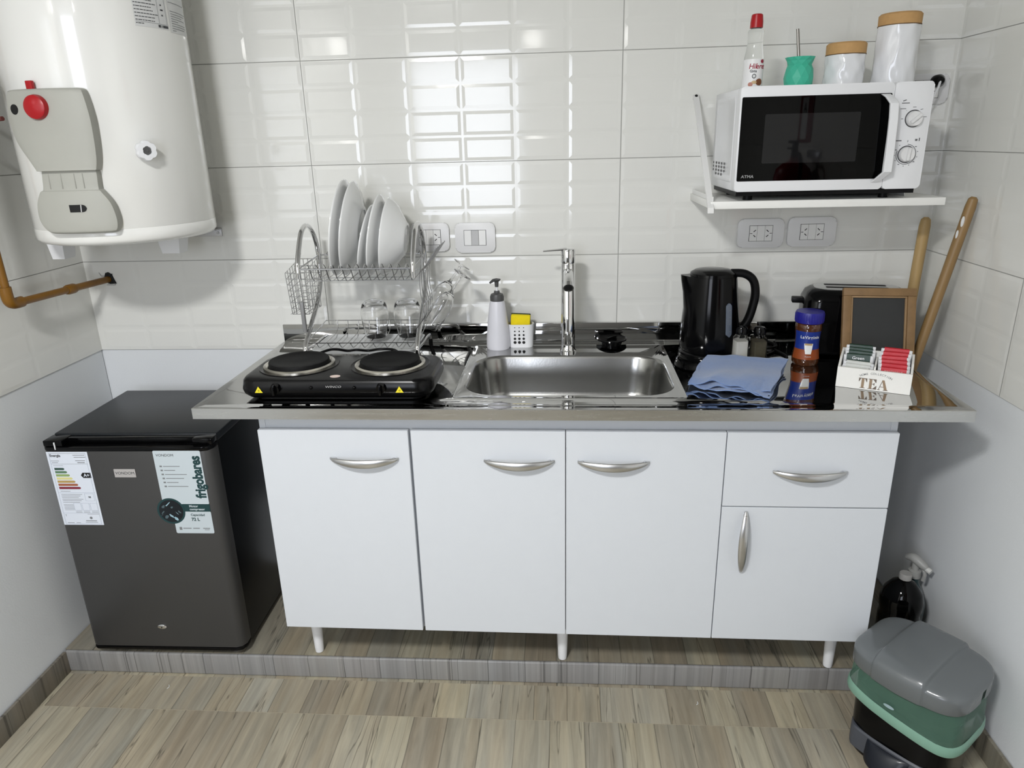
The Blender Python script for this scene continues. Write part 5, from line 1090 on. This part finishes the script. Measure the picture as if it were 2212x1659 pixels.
# ------------------------------------------------------------------ outlets and switch
def wallplate(name, label, cx, cz, W2, H2, kind, cat, group=None):
    t_ = thing(name, label, cat, (cx, -0.0018, cz), 0, group)
    Mx = front((cx, -0.0018, cz))
    mb = MB(); mb.prism(rrect(-W2, W2, -H2, H2, 0.016, 8, 2), 0, 0.0085, Mx, bev=0.0035); pl = obj('cover_plate', mb, OUTLET, t_)
    mw, mh = 0.0335, 0.0225
    mb = MB(); mb.box(-mw-0.0010, mw+0.0010, -mh-0.0010, mh+0.0010, 0.0084, 0.0089, M=Mx); obj('module_gap', mb, GPL, t_)
    for k in range(3):
        xa = -mw+k*2*mw/3; mb = MB(); wide = (kind == 'switch' and k == 1)
        mb.box(xa+0.0003, xa+2*mw/3-0.0003, -mh, mh, 0.0088, 0.0105 if not wide else 0.0118, 0.0006, 1, M=Mx)
        md = obj('rocker' if wide else 'module', mb, MATS['rocker_grey'] if wide else MODULE, t_)
        if kind == 'outlet' and k != 1:
            s_ = -1 if k == 0 else 1; c_ = xa+mw/3; mb = MB()
            mb.box(-0.0034, 0.0034, -0.00075, 0.00075, 0.0104, 0.0108, M=Mx @ Matrix.Translation((c_+s_*0.0065, 0, 0)))
            for q in (-1, 1): mb.box(-0.0042, 0.0042, -0.0011, 0.0011, 0.0104, 0.0108, M=Mx @ Matrix.Translation((c_-s_*0.0035, q*0.0075, 0)) @ Matrix.Rotation(-s_*q*radians(42), 4, 'Z'))
            obj('socket_slots', mb, DARK, md, smooth=0)
    return t_
mat('rocker_grey', rgb(186, 186, 186), 0.35)
wallplate('wall_outlet', 'white double wall outlet half hidden behind the dish rack', 0.392, 1.2645, 0.0600, 0.0435, 'outlet', 'outlet', 'double wall outlets')
wallplate('light_switch', 'white wall switch plate with one grey rocker above the soap bottle', 0.5325, 1.2610, 0.0620, 0.0455, 'switch', 'switch')
wallplate('wall_outlet', 'white double wall outlet under the shelf, the one nearer the kettle', 1.3940, 1.2600, 0.0680, 0.0425, 'outlet', 'outlet', 'double wall outlets')
wallplate('wall_outlet', 'white double wall outlet under the shelf, the one nearer the corner', 1.5430, 1.2620, 0.0700, 0.0430, 'outlet', 'outlet', 'double wall outlets')
wallplate('wall_outlet', 'white double wall outlet behind the top right of the microwave', 1.8110, 1.6480, 0.0600, 0.0390, 'outlet', 'outlet', 'double wall outlets')
t = thing('appliance_plug', 'black plug in the outlet beside the microwave', 'plug', (1.8330, -0.013, 1.668))
mb = MB(); mb.lathe([(0.0165, 0.0), (0.0165, 0.016), (0.010, 0.026), (0.0, 0.027)], n=28, M=front((0, 0, 0)).to_3x3(), c=(1.8330, -0.0128, 1.668)); obj('plug_body', mb, BLACKG, t)
mb = MB(); mb.tube(spl([(1.833, -0.036, 1.668), (1.822, -0.046, 1.64), (1.795, -0.044, 1.58), (1.75, -0.030, 1.50), (1.70, -0.018, 1.45)], 6), 0.0032, 8); obj('cable', mb, WHITEP, t)

# ------------------------------------------------------------------ broom handles
t = thing('broom_handle', 'pale wooden stick standing nearly upright right behind the worktop end', 'stick', (1.795, -0.100, HP))
P0, P1 = Vector((1.7950, -0.100, HP+0.004)), Vector((1.8225, -0.100, 1.303)); mb = MB()
mb.tube([P0, P0.lerp(P1, 0.5), P0.lerp(P1, 0.985), P1, P1+(P1-P0).normalized()*0.006], [0.0135, 0.0140, 0.0150, 0.0125, 0.006], 20); obj('shaft', mb, WOODL, t)
t = thing('broom_handle', 'longer brown wooden stick leaning against the right wall corner', 'stick', (1.626, -0.250, HP))
P0, P1 = Vector((1.6260, -0.250, HP+0.004)), Vector((1.8595, -0.250, 1.369)); mb = MB()
mb.tube([P0, P0.lerp(P1, 0.5), P0.lerp(P1, 0.985), P1, P1+(P1-P0).normalized()*0.006], [0.0125, 0.0125, 0.0135, 0.0115, 0.006], 20); sf = obj('shaft', mb, mat('brown_wood_handle', rgb(138, 110, 70), 0.45, var=0.2, vscale=9, stretch=(6, 6, 0.8)), t)
d_ = (P1-P0).normalized(); mb = MB(); q = P0.lerp(P1, 0.955)
mb.ball(q+Vector((-0.009, -0.0075, 0)), 0.0075, 12, (0.7, 0.5, 2.2)); mb.ball(P0.lerp(P1, 0.93)+Vector((-0.011, -0.0055, 0)), 0.0065, 12, (0.6, 0.5, 2.0)); obj('torn_label', mb, PAPER, sf)

# ------------------------------------------------------------------ bottles in the gap
t = thing('soda_bottle', 'dark plastic drink bottle with white cap standing behind the pedal bin', 'bottle', (1.779, -0.400, HP))
mb = MB(); mb.lathe([(0.0, HP), (0.050, HP), (0.056, HP+0.010), (0.056, HP+0.13), (0.0535, HP+0.145), (0.057, HP+0.160), (0.057, HP+0.185), (0.050, HP+0.212), (0.032, HP+0.237), (0.0150, HP+0.248), (0.0150, HP+0.251)], (1.779, -0.400, 0), 44); obj('bottle', mb, mat('dark_liquid', rgb(3, 3, 3), 0.06, spec=0.25), t, smooth=45)
mb = MB(); mb.lathe([(0.0165, HP+0.2515), (0.0168, HP+0.266), (0.015, HP+0.269), (0.0, HP+0.269)], (1.779, -0.400, 0), 28); obj('cap', mb, mat('milky_cap', rgb(150, 148, 144), 0.5), t)
t = thing('spray_bottle', 'spray bottle with a milky white trigger head in the gap beside the cabinet', 'spray bottle', (1.826, -0.322, HP))
sx_, sy_ = 1.838, -0.335
MILK = mat('milky_plastic', rgb(178, 178, 174), 0.4, trans=0.25)
mb = MB(); mb.lathe([(0.0, HP), (0.040, HP), (0.0425, HP+0.008), (0.0425, HP+0.13), (0.030, HP+0.17), (0.0155, HP+0.20), (0.0150, HP+0.215)], (sx_, sy_, 0), 36); obj('bottle', mb, mat('teal_liquid', rgb(12, 50, 54), 0.1, coat=0.5), t, smooth=45)
mb = MB(); mb.lathe([(0.0175, HP+0.2155), (0.0175, HP+0.237), (0.013, HP+0.240), (0.0, HP+0.240)], (sx_, sy_, 0), 24); obj('collar', mb, MILK, t)
dv = Vector((0.55, -0.84, 0)).normalized()
b0 = Vector((sx_, sy_, HP+0.262)); mb = MB(); mb.tube(spl([b0-dv*0.030+Vector((0, 0, 0.004)), b0-dv*0.010+Vector((0, 0, 0.012)), b0+dv*0.015+Vector((0, 0, 0.004)), b0+dv*0.034+Vector((0, 0, -0.004))], 5), [0.008+0.006*math.sin(pi*i/15) for i in range(16)], 14); mb.cyl((sx_, sy_, HP+0.238), b0, 0.010, 0.010, 14); obj('spray_head', mb, MILK, t)
mb = MB(); mb.cyl(b0+dv*0.032+Vector((0, 0, -0.004)), b0+dv*0.046+Vector((0, 0, -0.008)), 0.0085, 0.0085, 14); obj('nozzle', mb, mat('nozzle_white', rgb(205, 205, 200), 0.4), t)
mb = MB(); mb.tube(spl([b0+dv*0.020+Vector((0, 0, -0.006)), b0+dv*0.030+Vector((0, 0, -0.024)), b0+dv*0.027+Vector((0, 0, -0.046))], 5), 0.0052, 10); obj('trigger', mb, MILK, t)

# ------------------------------------------------------------------ pedal bin
BO = Vector((1.695, -0.703, 0.0)); BXv = Vector((0.645, -0.764, 0)).normalized(); BYv = Vector((0.764, 0.645, 0)).normalized()
BM_ = basis(BO, BXv, BYv, (0, 0, 1)); brz = math.atan2(BXv.y, BXv.x)
t = thing('pedal_bin', 'grey-lidded black pedal bin at the lower right by the wall', 'bin', BO, brz)
def dsh(s_, z, w_=0.128, f_=0.104, b_=0.104, n=64, bow=0.012):
    """rounded plan of the bin: flat bowed front, rounder back"""
    P_ = []
    for i in range(n):
        a = 2*pi*i/n; c_, s2 = cos(a), sin(a)
        e = 0.42 if s2 < 0 else 0.62
        x = w_*math.copysign(abs(c_)**e, c_); y = (b_ if s2 > 0 else f_)*math.copysign(abs(s2)**e, s2)
        if s2 < 0: y -= bow*(1-(x/w_)**2)
        P_.append(Vector((x*s_, y*s_, z)))
    return P_
mb = MB(); mb.rings([dsh(0.90, 0.0), dsh(0.92, 0.004), dsh(0.93, 0.030), dsh(0.935, 0.075), dsh(0.965, 0.215), dsh(0.93, 0.216)], cap0=True, cap1=True); obj('body', mb, BLACKG, t, world=False, smooth=40)
GRYB = mat('grey_bin_base', rgb(74, 77, 84), 0.4); GRYL = mat('grey_bin_lid', rgb(100, 104, 106), 0.26, coat=0.2, var=0.03)
mb = MB(); n = 28; rings = []
for i in range(n+1):
    u = -1+2*i/n; x = 0.112*u; yb = -(0.0965+0.0095*(1-u*u))*1.0-0.003; 
    if abs(u) > 0.80: yb += 0.024*((abs(u)-0.80)/0.20)**2
    top_ = 0.078+0.010*u*0; lo__ = 0.028 if abs(u) > 0.62 else 0.028+0.012*0
    rings.append([Vector((x, yb, 0.016)), Vector((x, yb-0.004, 0.018)), Vector((x, yb-0.004, 0.074)), Vector((x, yb, 0.078)), Vector((x, yb+0.02, 0.078)), Vector((x, yb+0.02, 0.016))])
mb.rings(rings, cap0=True, cap1=True); obj('base_trim', mb, GRYB, t, world=False, smooth=40)
mb = MB(); rings = []
for k, (o_, z_, s_) in enumerate(((0.0, 0.066, 0.95), (-0.010, 0.072, 1.0), (-0.020, 0.066, 1.0), (-0.034, 0.034, 1.0), (-0.040, 0.020, 0.97), (-0.036, 0.014, 0.94))):
    rings.append([Vector((0.052*s_*(-1+2*i/16), -0.108+o_*math.sqrt(max(0.05, 1-((-1+2*i/16)*0.92)**2)), z_)) for i in range(17)])
mb.rings(rings, closed=False); bmesh.ops.solidify(mb.bm, geom=list(mb.bm.faces), thickness=0.004); obj('pedal', mb, mat('dark_pedal', rgb(44, 48, 58), 0.35, coat=0.2), t, world=False, smooth=50)
# lid with three raised fields
LZ = 0.300; LW, LF, LB = 0.139, 0.118, 0.113
def band(x):
    return 1/(1+math.exp(-(0.060-abs(x+0.004))/0.0014))
xs = sorted(set([-LW*cos(pi*i/34) for i in range(35)]+[sg*0.060-0.004+d for sg in (-1, 1) for d in (-0.006, -0.003, -0.0015, 0, 0.0015, 0.003, 0.006)]+[sg*LW*q_ for sg in (-1, 1) for q_ in (0.9985, 0.9997, 0.99995)]))
mb = MB(); NV = 20; cols_ = []
for x in xs:
    u = min(0.99999, abs(x)/LW); bd = band(x)
    yb_ = LB*(1-u**(2/0.62))**(0.62/2); yf_ = LF*(1-u**(2/0.42))**(0.42/2)+0.014*(1-u*u)+0.006*bd*(1-u)
    col_ = []
    for j_ in range(2*NV+1):
        v = -1+j_/NV; vv = math.copysign(1-(1-abs(v))**2.2, v); y = vv*(yb_ if v > 0 else yf_)
        edge_ = 1-min(1, (abs(vv))**9); ex_ = 1-u**9
        col_.append(Vector((x, y, LZ+(0.020+0.013*bd+0.010*(1-vv*vv)*(1-u*u))*math.sqrt(max(0, edge_*ex_)))))
    sk = [Vector((col_[0].x*0.985, col_[0].y*0.985, LZ-0.034)), Vector((col_[0].x*0.998, col_[0].y*0.998, LZ-0.031))]
    sk2 = [Vector((col_[-1].x*0.998, col_[-1].y*0.998, LZ-0.031)), Vector((col_[-1].x*0.985, col_[-1].y*0.985, LZ-0.034))]
    cols_.append(sk+col_+sk2)
mb.rings(cols_, closed=False); bmesh.ops.remove_doubles(mb.bm, verts=mb.bm.verts, dist=0.0004)
obj('lid', mb, GRYL, t, world=False, smooth=50)
# bin liner folded over the rim
t2 = thing('bin_liner', 'translucent green plastic bag folded over the rim of the pedal bin', 'bag', BO+Vector((0, 0, 0.14)), brz)
LIN = mat('green_liner_film', rgb(92, 128, 112), 0.35, var=0.18, vscale=14, bump=0.6, bscale=22, alpha=0.55)
mb = MB(); rings = []
random.seed(11)
for s_, z_, wv in ((0.93, 0.2645, 0.0), (0.965, 0.263, 0.002), (0.975, 0.245, 0.003), (0.985, 0.215, 0.004), (1.002, 0.185, 0.004)):
    rg = dsh(s_, z_, 0.139, 0.114, 0.112, 96, 0.013)
    for i, p in enumerate(rg):
        a = 2*pi*i/96; k = 1+wv*(sin(9*a)+0.6*sin(17*a+1))*0.5*4/ (1+4)*4; p.x *= k; p.y *= k
        p.z += ((0.017*(-p.x/0.139)+0.003*sin(3*a+1)) if z_ < 0.19 else 0)
    rings.append(rg)
mb.rings(rings); 
for v in mb.bm.verts: v.co.z -= 0.14
obj('film', mb, LIN, t2, world=False, smooth=60)
mb = MB(); rings = []
for s_, z_ in ((1.003, 0.193), (1.026, 0.186), (1.032, 0.171), (1.018, 0.165), (1.006, 0.170), (1.000, 0.186)):
    rg = dsh(s_, z_, 0.139, 0.114, 0.112, 96, 0.013)
    for i, p in enumerate(rg): a = 2*pi*i/96; p.z += 0.017*(-p.x/0.139)+0.003*sin(3*a+1)-0.14
    rings.append(rg)
mb.rings(rings+[rings[0]]); obj('hem', mb, mat('green_hem', rgb(122, 160, 142), 0.35, var=0.08, vscale=20, bump=0.4, bscale=40), t2, world=False, smooth=60)
mb = MB(); mb.prism([(0.013*cos(2*pi*j/24), 0.0045*sin(2*pi*j/24)) for j in range(24)], 0, 0.0006, Matrix.Translation((-0.01, -0.1295, 0.075)) @ basis((0, 0, 0), (1, 0, 0), (0, 0, 1))); obj('oval_emblem', mb, mat('emblem_silver', rgb(150, 172, 176), 0.4), t2, world=False, smooth=0)
# crumbs on the floor
for k, (x, y, l_, a_) in enumerate(((1.180, -0.560, 0.012, 0.6), (-0.395, -0.555, 0.016, 1.1))):
    mb = MB(); mb.tube(spl([(x, y, 0.0012), (x+l_*0.5*cos(a_), y+l_*0.5*sin(a_), 0.002), (x+l_*cos(a_+0.6), y+l_*sin(a_+0.6), 0.0012)], 4), 0.0011, 6)
    tag(obj('paper_scrap', mb, PAPER, None), ['tiny white curled scrap on the floor tiles left of the bin', 'tiny white scrap on the floor below the fridge'][k], 'scrap')
